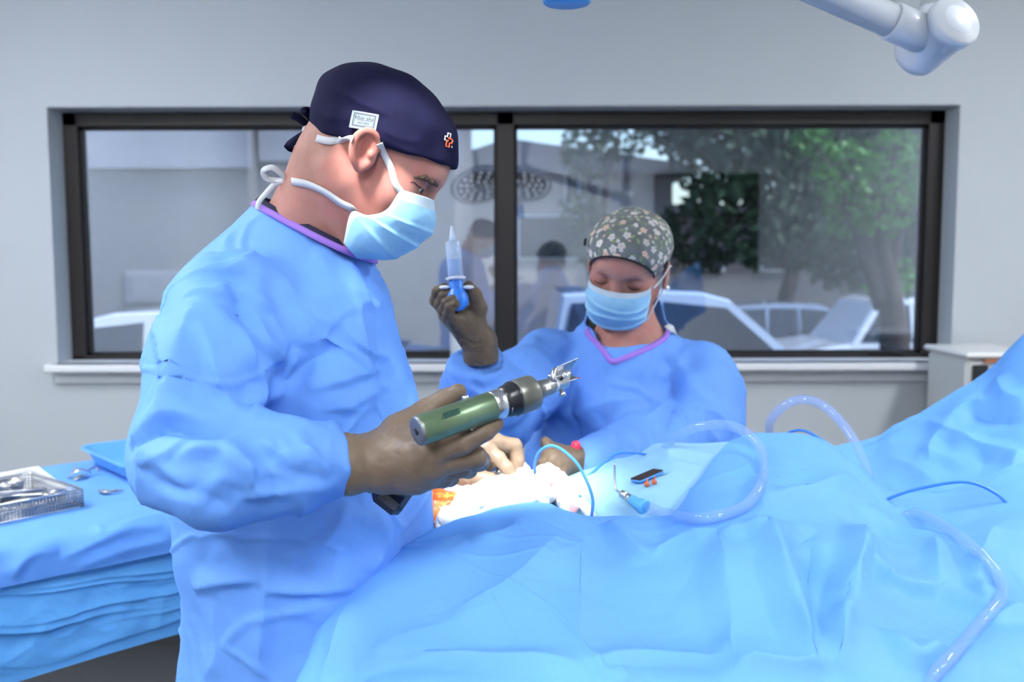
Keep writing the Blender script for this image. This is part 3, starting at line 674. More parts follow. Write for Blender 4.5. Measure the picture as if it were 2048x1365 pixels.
# ---- wire basket
M_wire = mat('basket_wire', (.36, .37, .39), rough=.25, metal=1)
b0 = table_uv(8, 1046); b1 = table_uv(166, 1014)
bu = unit(b1 - b0); bv = np.array([-bu[1], bu[0], 0]); blen = np.linalg.norm(b1 - b0); b0 = b0 - bu * .02
blen += .02; bw, bh = .235, .034
bz = TZ + .004
bk = thing('wire_basket', 'open stainless wire mesh basket holding ring-handled instruments', 'basket', b0 + (0, 0, .003))
def bp(s, t, z): return b0 + bu * s + bv * t + np.array([0, 0, bz - b0[2] + z])
def mesh_panel(name, A, B, C_, na, nb):
    """thin wires both ways across the quad A, A+B, A+B+C"""
    parts = []
    for i in range(na + 1):
        p = A + B * (i / na); parts.append(tube([p, p + C_], .0008, 2, 4))
    for j in range(nb + 1):
        p = A + C_ * (j / nb); parts.append(tube([p, p + B], .0008, 2, 4))
    o = obj(name, *join(parts), M_wire, bk); o['kind'] = 'stuff'; return o
up_ = np.array([0, 0, bh])
mesh_panel('mesh_wall', bp(0, 0, 0), bu * blen, up_, 26, 6); mesh_panel('mesh_wall', bp(blen, 0, 0), bv * bw, up_, 36, 6)
mesh_panel('mesh_wall', bp(0, bw, 0), bu * blen, up_, 26, 6); mesh_panel('mesh_wall', bp(0, 0, 0), bv * bw, up_, 36, 6)
mesh_panel('mesh_floor', bp(0, 0, 0.001), bu * blen, bv * bw, 20, 28)
cs = [(.008, 0), (blen - .008, 0), (blen, .008), (blen, bw - .008), (blen - .008, bw), (.008, bw), (0, bw - .008), (0, .008), (.008, 0)]
obj('rim', *tube([bp(a, b, bh) for a, b in cs], .0024, 9, 8, smooth=False), M_steel, bk)
obj('base_wire', *tube([bp(a, b, 0) for a, b in cs], .0012, 9, 8, smooth=False), M_steel, bk)
def clamp(label, c, ang, ln, open_=.06, curve=0, z=0, tilt=0, name='hemostat', group='ring-handled instruments in the wire basket'):
    """ring-handled clamp / scissors lying flat: two arms crossing at a pivot"""
    c = np.array(c, float); t = thing(name, label, 'forceps' if name == 'hemostat' else name, c, group)
    d0 = np.array([math.cos(ang), math.sin(ang), tilt]); n0 = np.array([-math.sin(ang), math.cos(ang), 0])
    for s in (-1, 1):
        zz_ = np.array([0, 0, .003 + .0022 * (s > 0)])
        P = [c - d0 * ln * .5 + n0 * s * ln * open_ * 1.6, c - d0 * ln * .28 + n0 * s * ln * open_ * 1.1, c + d0 * ln * .16, c + d0 * ln * .34 - n0 * s * ln * open_ * .18, c + d0 * ln * .5 - n0 * s * .0008 + n0 * curve]
        a = obj('arm', *tube([p + zz_ for p in P], [.0024, .0026, .0036, .003, .0014], 30, 8), M_steel, t)
        rc = P[0] - d0 * .011 + zz_; an = np.linspace(0, 2 * math.pi, 25)
        obj('finger_ring', *tube([rc + d0 * .0125 * math.cos(q) + n0 * .0095 * math.sin(q) for q in an], .0022, 25, 8, smooth=False, cap=False), M_steel, a)
    obj('pivot', *lathe([(0, .003), (.0075, .003)], c + d0 * ln * .16 + (0, 0, .0015), (0, 0, 1), 12), M_steeld, t)
    return t
ba = math.atan2(bu[1], bu[0])
clamp('ring-handled clamp lying along the front wall of the wire basket', bp(.085, .05, .003), ba + .1, .115)
clamp('ring-handled clamp crossing the middle of the wire basket', bp(.09, .095, .009), ba + .5, .12, .05)
clamp('ring-handled clamp with rings up against the basket back', bp(.085, .12, .014), ba + 2.6, .115, .06)
clamp('slim clamp resting on top of the other clamps in the basket', bp(.09, .115, .022), ba - .35, .11, .045)
clamp('ring-handled clamp at the far end of the wire basket', bp(.08, .165, .004), ba + .9, .10, .06)
clamp('small clamp beside the round metal cup in the basket', bp(.06, .15, .012), ba + 3.4, .095, .06)
cu = bp(.105, .185, .002)
cup = thing('metal_cup', 'small round dull metal cup standing in the wire basket', 'cup', cu)
obj('bowl', *lathe([(0, .012), (.002, .018), (.012, .026), (.026, .0285), (.031, .029), (.031, .0275), (.024, .0265), (.006, .016), (.004, .004)], cu, (0, 0, 1), 28), M_steeld, cup)
obj('rim', *lathe([(.030, .0278), (.0322, .029), (.0335, .0285), (.0322, .0272)], cu, (0, 0, 1), 28, cap=False), M_steel, cup)
# ---- printed sheet
pp = [table_uv(-60, 958), table_uv(75, 933), table_uv(136, 975), table_uv(-20, 1010)]
pn = thing('paper_sheet', 'white printed sheet of paper lying behind the wire basket', 'paper', pp[0] + (0, 0, .003))
g = np.array([[lerp(lerp(pp[0], pp[1], u), lerp(pp[3], pp[2], u), v) + (0, 0, .0035 + .003 * math.sin(u * 5) * math.sin(v * 3)) for v in np.linspace(0, 1, 9)] for u in np.linspace(0, 1, 17)])
obj('sheet', np.concatenate([g.reshape(-1, 3), g.reshape(-1, 3) - (0, 0, .0006)]), np.concatenate([grid_faces(17, 9), grid_faces(17, 9)[:, ::-1] + 153]), mat('paper', (.80, .81, .82), rough=.8), pn)
parts = []
for r_, v in enumerate((.12, .17, .22, .27, .42, .47, .6, .65)):
    u0, u1 = (.52, .93) if r_ < 1 else (.35 + .04 * (r_ % 3), .95 - .06 * ((r_ * 5) % 3))
    A_, B_ = lerp(lerp(pp[0], pp[1], u0), lerp(pp[3], pp[2], u0), v), lerp(lerp(pp[0], pp[1], u1), lerp(pp[3], pp[2], u1), v)
    C__ = lerp(lerp(pp[0], pp[1], u1), lerp(pp[3], pp[2], u1), v + .022); D__ = lerp(lerp(pp[0], pp[1], u0), lerp(pp[3], pp[2], u0), v + .022)
    parts.append((np.array([A_, B_, C__, D__]) + (0, 0, .0075), [[0, 1, 2, 3]]))
obj('printed_lines', *join(parts), mat('print_grey', (.30, .32, .38), rough=.8), pn)
# ---- loose instruments on the table
q = table_uv(163, 953) + (0, 0, .004)
rt = thing('retractor', 'bright metal spring retractor lying by the blue tray', 'retractor', q)
e1, e2 = unit((1, .5, 0)), unit((-.5, 1, 0))
def plate(c, a, b, w, th, arch):
    n_ = 14; out = []
    for i in range(n_):
        t_ = i / (n_ - 1); p = lerp(a, b, t_) + np.array([0, 0, arch * math.sin(math.pi * t_)]); s_ = unit(np.cross(b - a, (0, 0, 1))) * w * (.55 + .45 * math.sin(math.pi * (t_ * .8 + .1)))
        out += [p - s_, p + s_, p + s_ - (0, 0, th), p - s_ - (0, 0, th)]
    F_ = [[i * 4 + k, i * 4 + (k + 1) % 4, (i + 1) * 4 + (k + 1) % 4, (i + 1) * 4 + k] for i in range(n_ - 1) for k in range(4)] + [[3, 2, 1, 0], [n_ * 4 - 4 + k for k in range(4)]]
    return np.array(out) + c, F_
obj('blade', *plate(q, -e1 * .03, e1 * .02 + (0, 0, .006), .009, .0015, .012), M_steel, rt)
obj('blade', *plate(q, np.array([.0, -.04, 0]), np.array([.012, -.004, .004]), .007, .0015, .004), M_steeld, rt)
obj('spring', *tube([q + e1 * .012 + (0, 0, .012), q + e1 * .03 + e2 * .008 + (0, 0, .014), q + e1 * .035 - e2 * .006 + (0, 0, .008)], .0022, 20, 8), M_steeld, rt)
obj('hook', *tube([q - e1 * .015 + (0, 0, .012), q - e1 * .012 + e2 * .012 + (0, 0, .02), q - e1 * .02 + e2 * .014 + (0, 0, .012)], .002, 16, 8), M_steeld, rt)
q = table_uv(212, 987) + (0, 0, .004)
tc_ = thing('towel_clip', 'small dark towel clip with splayed points on the table cover', 'clip', q)
obj('jaw', *tube([q + (-.022, .012, .003), q + (-.01, -.004, .003), q + (.002, -.012, .002)], [.0012, .004, .0035], 16, 8), M_steeld, tc_)
obj('jaw', *tube([q + (-.012, .014, .003), q + (-.004, .002, .004), q + (.004, -.01, .003)], [.0012, .0035, .003], 16, 8), M_steeld, tc_)
obj('handle', *tube([q + (.002, -.012, .002), q + (.015, -.006, .003), q + (.034, .008, .003)], [.003, .002, .0016], 16, 8), M_steeld, tc_)
obj('handle', *tube([q + (.004, -.01, .004), q + (.012, .0, .004), q + (.02, .008, .004)], [.003, .002, .0016], 16, 8), M_steeld, tc_)
obj('screw', *lathe([(0, .003), (.006, .003)], q + (.003, -.01, .001), (0, 0, 1), 12), M_steel, tc_)
# ---- blue basin tray
tq = table_uv(226, 948); ty_u, ty_v = TU, -TN
def ring(hw_, hl_, r_, z):
    out = []
    for (sx_, sy_, a0) in ((1, 1, 0), (-1, 1, 90), (-1, -1, 180), (1, -1, 270)):
        for k in range(7):
            a = math.radians(a0 + k * 15); out.append(((hl_ - r_) * sx_ + r_ * math.cos(a), (hw_ - r_) * sy_ + r_ * math.sin(a), z))
    return out
cen = tq + TU * .178 + TN * .0
sec = [ring(.125, .175, .02, .004), ring(.13, .18, .025, .008), ring(.15, .20, .03, .048), ring(.157, .207, .034, .050), ring(.158, .208, .034, .044), ring(.151, .201, .031, .043), ring(.149, .199, .03, .046), ring(.128, .178, .024, .010), ring(.12, .17, .02, .008)]
Vt = np.array([cen + TU * a + TN * -b + np.array([0, 0, z]) for s_ in sec for a, b, z in s_]); n_ = 28
Ft = [[i * n_ + k, i * n_ + (k + 1) % n_, (i + 1) * n_ + (k + 1) % n_, (i + 1) * n_ + k] for i in range(len(sec) - 1) for k in range(n_)] + [list(range(n_))[::-1], [(len(sec) - 1) * n_ + k for k in range(n_)]]
tag(obj('plastic_tray', Vt, Ft, mat('tray_blue', (.11, .36, .76), rough=.35, sss=0), smooth=False, loc=cen + (0, 0, .004)), 'blue rectangular plastic basin on the instrument table behind the surgeon', 'tray')
# ------------------------------------------------------------------ operating field
M_gauze = mat('gauze_white', (.72, .71, .71), rough=.9, attr=True, bscale=420, bstr=.7, bdist=.002)
M_white2 = mat('white_plastic', (.82, .84, .87), rough=.35)
M_bluep = mat('blue_plastic', (.06, .30, .80), rough=.35)
def blood(V, spots, base):
    c = np.tile(np.array(base), (len(V), 1))
    for (p, r, k) in spots:
        d = np.linalg.norm(V - p, axis=1) + .35 * r * sines(V, r * 1.5, 3, 5); w = (k * np.clip(1.25 - d / r, 0, 1))[:, None]; c = c * (1 - w) + np.array([.42, .012, .022]) * w
    return c
def sponge(label, pts, rs, seed, spots=(), name='gauze_sponge', amp=.006):
    P = Ws(pts); r = np.array(rs)
    f = lambda p: chain(p, P, rs, .012)
    V, F = mesh_sdf(f, P.min(0) - r.max() - .012, P.max(0) + r.max() + .012, .0019)
    V = V - normals(V, F) * (amp * (1.6 * crumple(V, .03, seed) + .8 * crumple(V, .014, seed + 5)))[:, None]; V = relax(V, F, 1, .5)
    return tag(obj(name, V, F, M_gauze, col=blood(V, [(W(*s), r_, k) for s, r_, k in spots], (.72, .71, .71)), loc=(*V.mean(0)[:2], V[:, 2].min())), label, 'gauze', 'white gauze sponges in the operating field')
sponge('long white gauze roll along the near edge of the operating field', [(900, 1046, 1.385), (960, 1010, 1.40), (1030, 992, 1.42), (1085, 990, 1.41)], [.022, .028, .024, .018], 1, [((1010, 1030, 1.37), .01, .25)])
sponge('white gauze pad with a pink blood stain beside the white pencil', [(1060, 968, 1.50), (1095, 962, 1.48), (1128, 985, 1.43), (1140, 1008, 1.40)], [.022, .022, .020, .016], 2, [((1092, 978, 1.462), .012, .8), ((1092, 978, 1.435), .014, .8), ((1100, 992, 1.42), .013, 1.0), ((1145, 1016, 1.38), .010, .55), ((1118, 955, 1.46), .008, .5)])
sponge('white gauze bunch held under the pale gloved fingers', [(985, 975, 1.50), (1030, 960, 1.53), (1052, 968, 1.50)], [.020, .026, .02], 3, [((1045, 945, 1.5), .008, .4)])
sponge('loose white gauze tail reaching towards the orange skin', [(862, 1004, 1.46), (890, 1000, 1.46), (930, 985, 1.48), (975, 968, 1.52)], [.010, .016, .016, .017], 4, [((875, 1014, 1.44), .006, .5), ((955, 958, 1.5), .007, .5)])
sponge('flat white gauze layer between the rolled sponges', [(930, 1005, 1.44), (985, 990, 1.46), (1040, 975, 1.46)], [.022, .026, .026], 6)
# wrapped skin of the patient
M_iod = mat('iodine_skin', (.75, .25, .05), rough=.22, attr=True, coat=.7, bscale=160, bstr=.6, bdist=.003)
A0, A1, A2 = W(788, 1030, 1.47), W(850, 1034, 1.45), W(960, 1045, 1.45)
f = lambda p: smin(chain(p, [A0, A1, A2], [.040, .044, .042], .02), sd_cap(p, A2, A2 + np.array([.75, .02, -.12]), .045, .06), .03)
V, F = mesh_sdf(f, (A0[0] - .06, 1.36, .9), (.78, 1.58, 1.2), .004)
V = V - normals(V, F) * (.005 * crumple(V, .022, 8))[:, None]
n1 = sines(V, .03, 4, 8); n2 = sines(V, .012, 5, 8)
c = np.where((n1 + .5 * n2 > .25)[:, None], np.array([.80, .17, .01]), np.array([.72, .28, .06])); c = np.where((n1 - .6 * n2 < -1.15)[:, None], np.array([.70, .52, .30]), c)
zt = V[:, 2]; c = np.where((zt > W(840, 1002, 1.45)[2])[:, None] & (n2 > -.3)[:, None], np.array([.72, .10, .02]), c)
pt = thing('person', 'patient lying under the drapes with only orange iodine-stained wrapped skin showing', 'person', (.3, 1.47, .93))
obj('body', V, F, M_iod, pt, col=c)
M_film = bpy.data.materials.new('cling_film'); M_film.use_nodes = True; _b = M_film.node_tree.nodes['Principled BSDF']; _b.inputs['Base Color'].default_value = (.9, .9, .95, 1); _b.inputs['Alpha'].default_value = .22; _b.inputs['Roughness'].default_value = .12
fp = [[W(826 + 34 * u, 985 + 24 * v + 6 * math.sin(u * 4), 1.44 - .03 * v + .01 * math.sin(u * 9 + v * 4)) for v in np.linspace(0, 1, 12)] for u in np.linspace(0, 1, 16)]
fp = np.array(fp).reshape(-1, 3); obj('clear_film', np.concatenate([fp, fp + (0, .0006, 0)]), np.concatenate([grid_faces(16, 12), grid_faces(16, 12)[:, ::-1] + 192]), M_film, pt)
# electrosurgical pencil and its cable
e0, e1_ = W(1140, 972, 1.46), W(1182, 1034, 1.355)
ax = unit(e1_ - e0); ln = np.linalg.norm(e1_ - e0)
ep = thing('cautery_pencil', 'white cautery pencil with blue button lying at the gauze edge', 'pencil', e1_)
obj('barrel', *lathe([(0, .003), (.01, .0055), (ln * .35, .0078), (ln * .8, .0085), (ln, .006)], e0, ax, 18), M_white2, ep)
obj('button', *box(lerp(e0, e1_, .45) + (0, -.008, .005), (.007, .004, .012), .0015, np.stack(frame_from(ax), 1)), M_bluep, ep)
obj('button', *box(lerp(e0, e1_, .28) + (0, -.007, .005), (.006, .003, .008), .001, np.stack(frame_from(ax), 1)), mat('yellow_button', (.8, .55, .2), rough=.4), ep)
obj('tip', *lathe([(-.012, .0008), (0, .0016)], e0, ax, 10), M_steel, ep)
M_cable = mat('cable_blue', (.04, .22, .72), rough=.35)
cab = [(1182, 1034, 1.352), (1184, 1000, 1.36), (1172, 962, 1.37), (1148, 922, 1.40), (1108, 893, 1.43), (1078, 904, 1.45), (1068, 935, 1.47), (1076, 962, 1.50), (1110, 968, 1.53), (1165, 958, 1.55), (1205, 928, 1.57), (1238, 907, 1.58), (1290, 910, 1.61), (1335, 922, 1.66), (1430, 900, 1.74), (1540, 890, 1.70), (1575, 868, 1.64), (1605, 863, 1.62), (1640, 880, 1.60), (1690, 915, 1.585), (1713, 938, 1.51), (1716, 952, 1.49)]
tag(obj('cautery_cable', *tube(Ws(cab), .0023, 300, 8), M_cable), 'thin blue cautery cable looping up from the gauze and over the sheet', 'cable', 'thin blue cables')
cb2 = [(1740, 1016, 1.45), (1790, 994, 1.43), (1850, 977, 1.42), (1930, 967, 1.42), (1990, 990, 1.41), (2030, 1030, 1.39), (2080, 1090, 1.34)]
tag(obj('cautery_cable', *tube(Ws(cb2), .0024, 120, 8), M_cable), 'thin blue cable arching over the drape at the right edge', 'cable', 'thin blue cables')
# suction: bent tip, hub, connector, clear hose
st = thing('suction_tip', 'slim bent metal suction tip with pale blue connector on the aqua sheet', 'suction tip', W(1262, 1005, 1.38))
obj('cannula', *tube(Ws([(1228, 929, 1.42), (1228, 952, 1.42), (1229, 975, 1.415), (1234, 984, 1.41), (1246, 992, 1.40)]), .0019, 40, 10), M_steel, st)
h0, h1, h2, h3 = Ws([(1240, 987, 1.405), (1262, 1001, 1.39), (1282, 1012, 1.375), (1300, 1019, 1.365)])
obj('hub', *lathe([(0, .003), (.002, .0062), (.010, .0062), (.0105, .005), (.0125, .005), (.013, .0066), (.022, .0066), (.024, .005)], h0, h1 - h0, 18), M_steel, st)
l_ = np.linalg.norm(h2 - h1)
obj('connector', *lathe([(-.004, .0062), (0, .0075), (l_ * .7, .0085), (l_, .0108), (l_ * 1.35, .0112), (l_ * 1.4, .009)], h1, h2 - h1, 20), mat('connector_blue', (.12, .45, .85), rough=.4), st)
M_hose = bpy.data.materials.new('clear_hose'); M_hose.use_nodes = True; _b = M_hose.node_tree.nodes['Principled BSDF']
_b.inputs['Base Color'].default_value = (.30, .50, .92, 1); _b.inputs['Alpha'].default_value = .32; _b.inputs['Roughness'].default_value = .12; _b.inputs['Specular IOR Level'].default_value = .8; _b.inputs['Coat Weight'].default_value = .5
_d = lambda x, y: tuple([x, y, DV[pick(DV, DN, [(x, y)])[0]][1] - .011])
hose = [(1296, 1016, 1.366), (1325, 1027, 1.345), _d(1385, 1038), _d(1440, 1032), _d(1493, 1010), _d(1521, 968), (1527, 920, 1.42), (1505, 878, 1.47), (1455, 852, 1.50), (1390, 857, 1.53), (1345, 880, 1.58), (1325, 910, 1.66), (1350, 935, 1.76), (1460, 920, 1.80), (1530, 890, 1.72), (1540, 845, 1.68), (1570, 812, 1.66), (1610, 801, 1.65), (1655, 820, 1.64), (1700, 872, 1.60), (1728, 930, 1.54), (1740, 975, 1.47)]
tag(obj('suction_hose', *tube(Ws(hose), .0080, 360, 14), M_hose), 'clear suction hose looping from the metal suction tip over the draped patient', 'hose', 'clear suction hoses')
hs2 = [(1790, 1015, 1.455), (1835, 1034, 1.44), (1890, 1064, 1.40), (1950, 1108, 1.35), (1990, 1160, 1.29), (1995, 1205, 1.25), (1960, 1260, 1.20), (1900, 1315, 1.13), (1860, 1360, 1.07), (1845, 1410, 1.02), (1850, 1480, .95)]
def on_drape(pts, off):
    k = pick(DV, DN, [q[:2] for q in pts]); return DV[k] + DN[k] * off
P = np.concatenate([on_drape([(1800, 1022)], -.015), on_drape(hs2[1:9], .0085), Ws([(1845, 1420, .985)])])
tag(obj('suction_hose', *tube(P, .0080, 220, 14), M_hose), 'clear hose curving down the drape in the lower right corner', 'hose', 'clear suction hoses')
# tip cleaner and beads
k_ = pick(SV, SN, [(1292, 955), (1264, 966), (1322, 944)]); ctr = SV[k_[0]]; du = unit(SV[k_[2]] - SV[k_[1]]); dn = unit(SN[k_[0]]); dv = np.cross(dn, du); Rm = np.stack([du, dv, dn], 1)
tcn = thing('tip_cleaner', 'dark brown abrasive strip on a blue foam pad', 'cleaning pad', ctr)
obj('foam_base', *box(ctr + dn * .005, (.056, .021, .004), .001, Rm), M_bluep, tcn, smooth=False)
obj('abrasive_strip', *box(ctr + dn * .008, (.0555, .0205, .002), .0005, Rm), mat('abrasive', (.035, .018, .018), rough=.9, bscale=900, bstr=1, bdist=.002), tcn, smooth=False)
M_bead = mat('bead_orange', (.85, .20, .10), rough=.3, trans=.3)
for (px, py, l) in ((1292, 968, 'small orange bead near the middle of the brown strip'), (1306, 963, 'small orange bead nearer the end of the brown strip')):
    k_ = pick(SV, SN, [(px, py)])[0]; b_ = SV[k_] + SN[k_] * .004 + np.array([0, -.004, 0])
    t = thing('bead', l, 'bead', b_, 'small orange beads')
    obj('ball', *lathe([(-.0045, .0005), (-.0038, .0026), (-.002, .0041), (0, .0046), (.002, .0041), (.0038, .0026), (.0045, .0005)], b_, (.3, .2, 1), 16), M_bead, t)
    obj('stem', *lathe([(0, .0016), (.006, .0012)], b_ + (0, 0, .003), (.3, .1, 1), 8), M_bead, t)
# red tip seen behind the assistant's hand
rp = W(1150, 897, 1.625)
f = lambda p: smin(sd_ell(p, rp, (.008, .008, .013)), sd_sph(p, rp + np.array([.003, 0, .005]), .006), .004) + .0012 * crumple(p, .006, 4)
V, F = mesh_sdf(f, rp - .02, rp + .02, .0012)
rd = thing('marker_cap', 'small crumpled red cap standing behind the lower gloved hand', 'cap', rp - (0, 0, .06))
obj('cap', V, F, mat('red_cap', (.75, .03, .08), rough=.4), rd); obj('stem', *lathe([(0, .004), (.055, .004)], rp - (0, 0, .062), (0, 0, 1), 10), mat('red_dark', (.45, .02, .05), rough=.4), rd)
# ------------------------------------------------------------------ power handpiece
M_green = mat('anodised_green', (.13, .20, .115), rough=.34, metal=.55)
M_grey = mat('housing_grey', (.17, .175, .15), rough=.36, metal=.6)
M_ring = mat('ring_alu', (.55, .56, .58), rough=.3, metal=1)
M_black = mat('black_anodised', (.012, .014, .018), rough=.3)
M_navy = mat('battery_navy', (.010, .016, .04), rough=.4)
T0, T1 = W(833, 863, .99), W(1092, 776, 1.085); ta = unit(T1 - T0); TL = np.linalg.norm(T1 - T0)
tx, tyy, _ = frame_from(ta)
TOOL = thing('power_handpiece', 'olive green surgical power handpiece with a curved blade, held by the surgeon', 'surgical tool', W(830, 985, 1.1))
def lt(name, prof, m, n=40): return obj(name, *lathe([(a * TL, r) for a, r in prof], T0, ta, n), m, TOOL)
lt('barrel', [(.012, .0163), (.02, .0166), (.55, .0166), (.552, .016)], M_green)
lt('end_cap', [(-.004, .0075), (-.006, .0135), (.0, .0156), (.012, .0164), (.016, .0164)], mat('end_cap_grey', (.22, .23, .25), rough=.4, metal=.8))
lt('end_socket', [(-.0062, .0042), (.004, .0042), (.004, .001)], M_black)
lt('silver_collar', [(.55, .0162), (.553, .0168), (.625, .0168), (.63, .0162)], M_ring)
lt('black_ring', [(.625, .0166), (.66, .0172), (.665, .0182), (.70, .0186), (.715, .0205), (.735, .0205), (.74, .019)], M_black)
lt('housing', [(.735, .0192), (.74, .0205), (.87, .0205), (.885, .0198), (.888, .0115)], M_grey)
lt('neck', [(.88, .0120), (.95, .0108), (1.04, .0095), (1.05, .0082)], mat('neck_grey', (.22, .23, .23), rough=.35, metal=.8))
lt('collet', [(1.04, .0072), (1.05, .0086), (1.075, .0086), (1.08, .0076), (1.17, .0076), (1.175, .006)], M_steel)
nd = unit(CAMP - lerp(T0, T1, .5)); nd = unit(nd - ta * (nd @ ta)); sd_ = np.cross(ta, nd)          # nd: towards viewer, sd_: down or up
if sd_[2] > 0: sd_ = -sd_
def on_barrel(a, phi, r): return T0 + ta * (a * TL) + (nd * math.cos(phi) + sd_ * math.sin(phi)) * r
def barrel_patch(name, a0, a1, p0, p1, r, m, skew=0):
    n_ = 9; o_ = [on_barrel(a + skew * (k / (n_ - 1)), lerp(p0, p1, k / (n_ - 1)), rr) for rr in (r, r - .0004) for k in range(n_) for a in (a0, a1)]
    F_ = [[2 * k, 2 * k + 1, 2 * k + 3, 2 * k + 2] for k in range(n_ - 1)] + [[18 + 2 * k, 18 + 2 * k + 2, 18 + 2 * k + 3, 18 + 2 * k + 1] for k in range(n_ - 1)]
    F_ += [[0, 18, 19, 1], [16, 17, 35, 34]]
    return np.array(o_), F_
pa = [barrel_patch('', .165, .285, -.62, -.18, .01672, None, -.01)]
lb = obj('label_patch', *pa[0], mat('label_green', (.015, .085, .06), rough=.5), TOOL)
obj('hatch_lines', *join([barrel_patch('', .168 + .0168 * k, .1745 + .0168 * k, -.60, -.20, .01695, None, -.035) for k in range(7)]), mat('hatch_black', (.002, .012, .010), rough=.5), lb)
obj('label_patch', *barrel_patch('', .955, .995, -.25, .30, .0112, None), mat('label_cream', (.75, .72, .66), rough=.5), TOOL)
obj('engraved_marks', *join([barrel_patch('', .60, .612, -.9 + .1 * k, -.86 + .1 * k, .01695, None) for k in range(3)] + [barrel_patch('', .645, .655, .55, .75, .0176, None), barrel_patch('', .645, .655, .85, .9, .0176, None)]), mat('mark_grey', (.25, .25, .25)), TOOL)
# curved blade
bc = [W(1104, 738, 1.09), W(1157, 716, 1.12), W(1158, 757, 1.11), W(1116, 771, 1.085)]
vn = unit(np.cross(bc[1] - bc[0], bc[3] - bc[0])); vn = vn if vn @ (bc[0] - CAMP) > 0 else -vn
g = np.array([[lerp(lerp(bc[0], bc[1], u), lerp(bc[3], bc[2], u), v) + vn * .012 * math.sin(math.pi * v) + (bc[0] - bc[1]) * .08 * (math.sin(math.pi * v) if u > .5 else -.35 * math.sin(math.pi * v)) * abs(2 * u - 1) for v in np.linspace(0, 1, 17)] for u in np.linspace(0, 1, 21)]).reshape(-1, 3)
Fg = grid_faces(21, 17); nb_ = 21 * 17; edge = [[i, i + 1, nb_ + i + 1, nb_ + i] for i in range(16)] + [[i * 17, nb_ + i * 17, nb_ + (i + 1) * 17, (i + 1) * 17] for i in range(20)] + [[i * 17 + 16, (i + 1) * 17 + 16, nb_ + (i + 1) * 17 + 16, nb_ + i * 17 + 16] for i in range(20)] + [[20 * 17 + i, nb_ + 20 * 17 + i, nb_ + 20 * 17 + i + 1, 20 * 17 + i + 1] for i in range(16)]
bl = obj('blade', np.concatenate([g, g + vn * .0009]), Fg.tolist() + (Fg[:, ::-1] + nb_).tolist() + edge, mat('blade_steel', (.34, .35, .37), rough=.34, metal=1), TOOL)
obj('blood_spot', *lathe([(-.0002, .0012), (.0004, .001)], bc[2] + (bc[0] - bc[2]) * .03 - vn * .0003, vn, 10), mat('blood', (.5, .02, .02), rough=.3), bl)
def screw(name, p, d, l, r, par=TOOL):
    s_ = obj(name, *lathe([(0, r * .6), (l * .5, r * .6), (l * .5, r), (l, r), (l, r * .45), (l * .8, r * .4)], p, d, 14), M_steel, par); return s_
j0 = T0 + ta * (1.13 * TL)
obj('blade_mount', *join([tube([j0, W(1108, 760, 1.085), W(1107, 745, 1.088), W(1112, 737, 1.092)], [.004, .0035, .003, .002], 16, 10)]), M_steel, TOOL)
screw('set_screw', j0 - sd_ * .004 + nd * .005, unit(nd - sd_ * .5), .008, .0036); screw('set_screw', j0 - ta * .012 - sd_ * .006, -sd_, .007, .003); screw('set_screw', j0 - ta * .004 + sd_ * .005, sd_, .011, .0038)
# pistol grip, trigger and battery hidden mostly by the hand
gA, gB = W(880, 880, 1.045), W(800, 968, 1.105)
V, F = mesh_sdf(lambda p: sd_cap(p, gA, gB, .0155, .017), np.minimum(gA, gB) - .03, np.maximum(gA, gB) + .03, .0025)
obj('grip', V, F, M_navy, TOOL)
gd = unit(gB - gA); Rg = np.stack(frame_from(gd, (0, 1, 0)), 1)
obj('battery', *box(W(787, 984, 1.11), (.040, .052, .024), .007, Rg), M_navy, TOOL, smooth=False)
obj('battery_latch', *box(W(790, 976, 1.085), (.012, .006, .020), .002, Rg), M_grey, TOOL, smooth=False)
obj('trigger', *lathe([(0, .003), (.012, .003), (.0125, .0045), (.015, .0045)], W(930, 845, 1.035), unit(W(941, 852, 1.028) - W(930, 845, 1.035)), 14), M_steel, TOOL)
obj('top_stud', *lathe([(0, .004), (.004, .004), (.005, .003)], on_barrel(.40, -1.7, .0155), -sd_, 14), M_steel, TOOL)
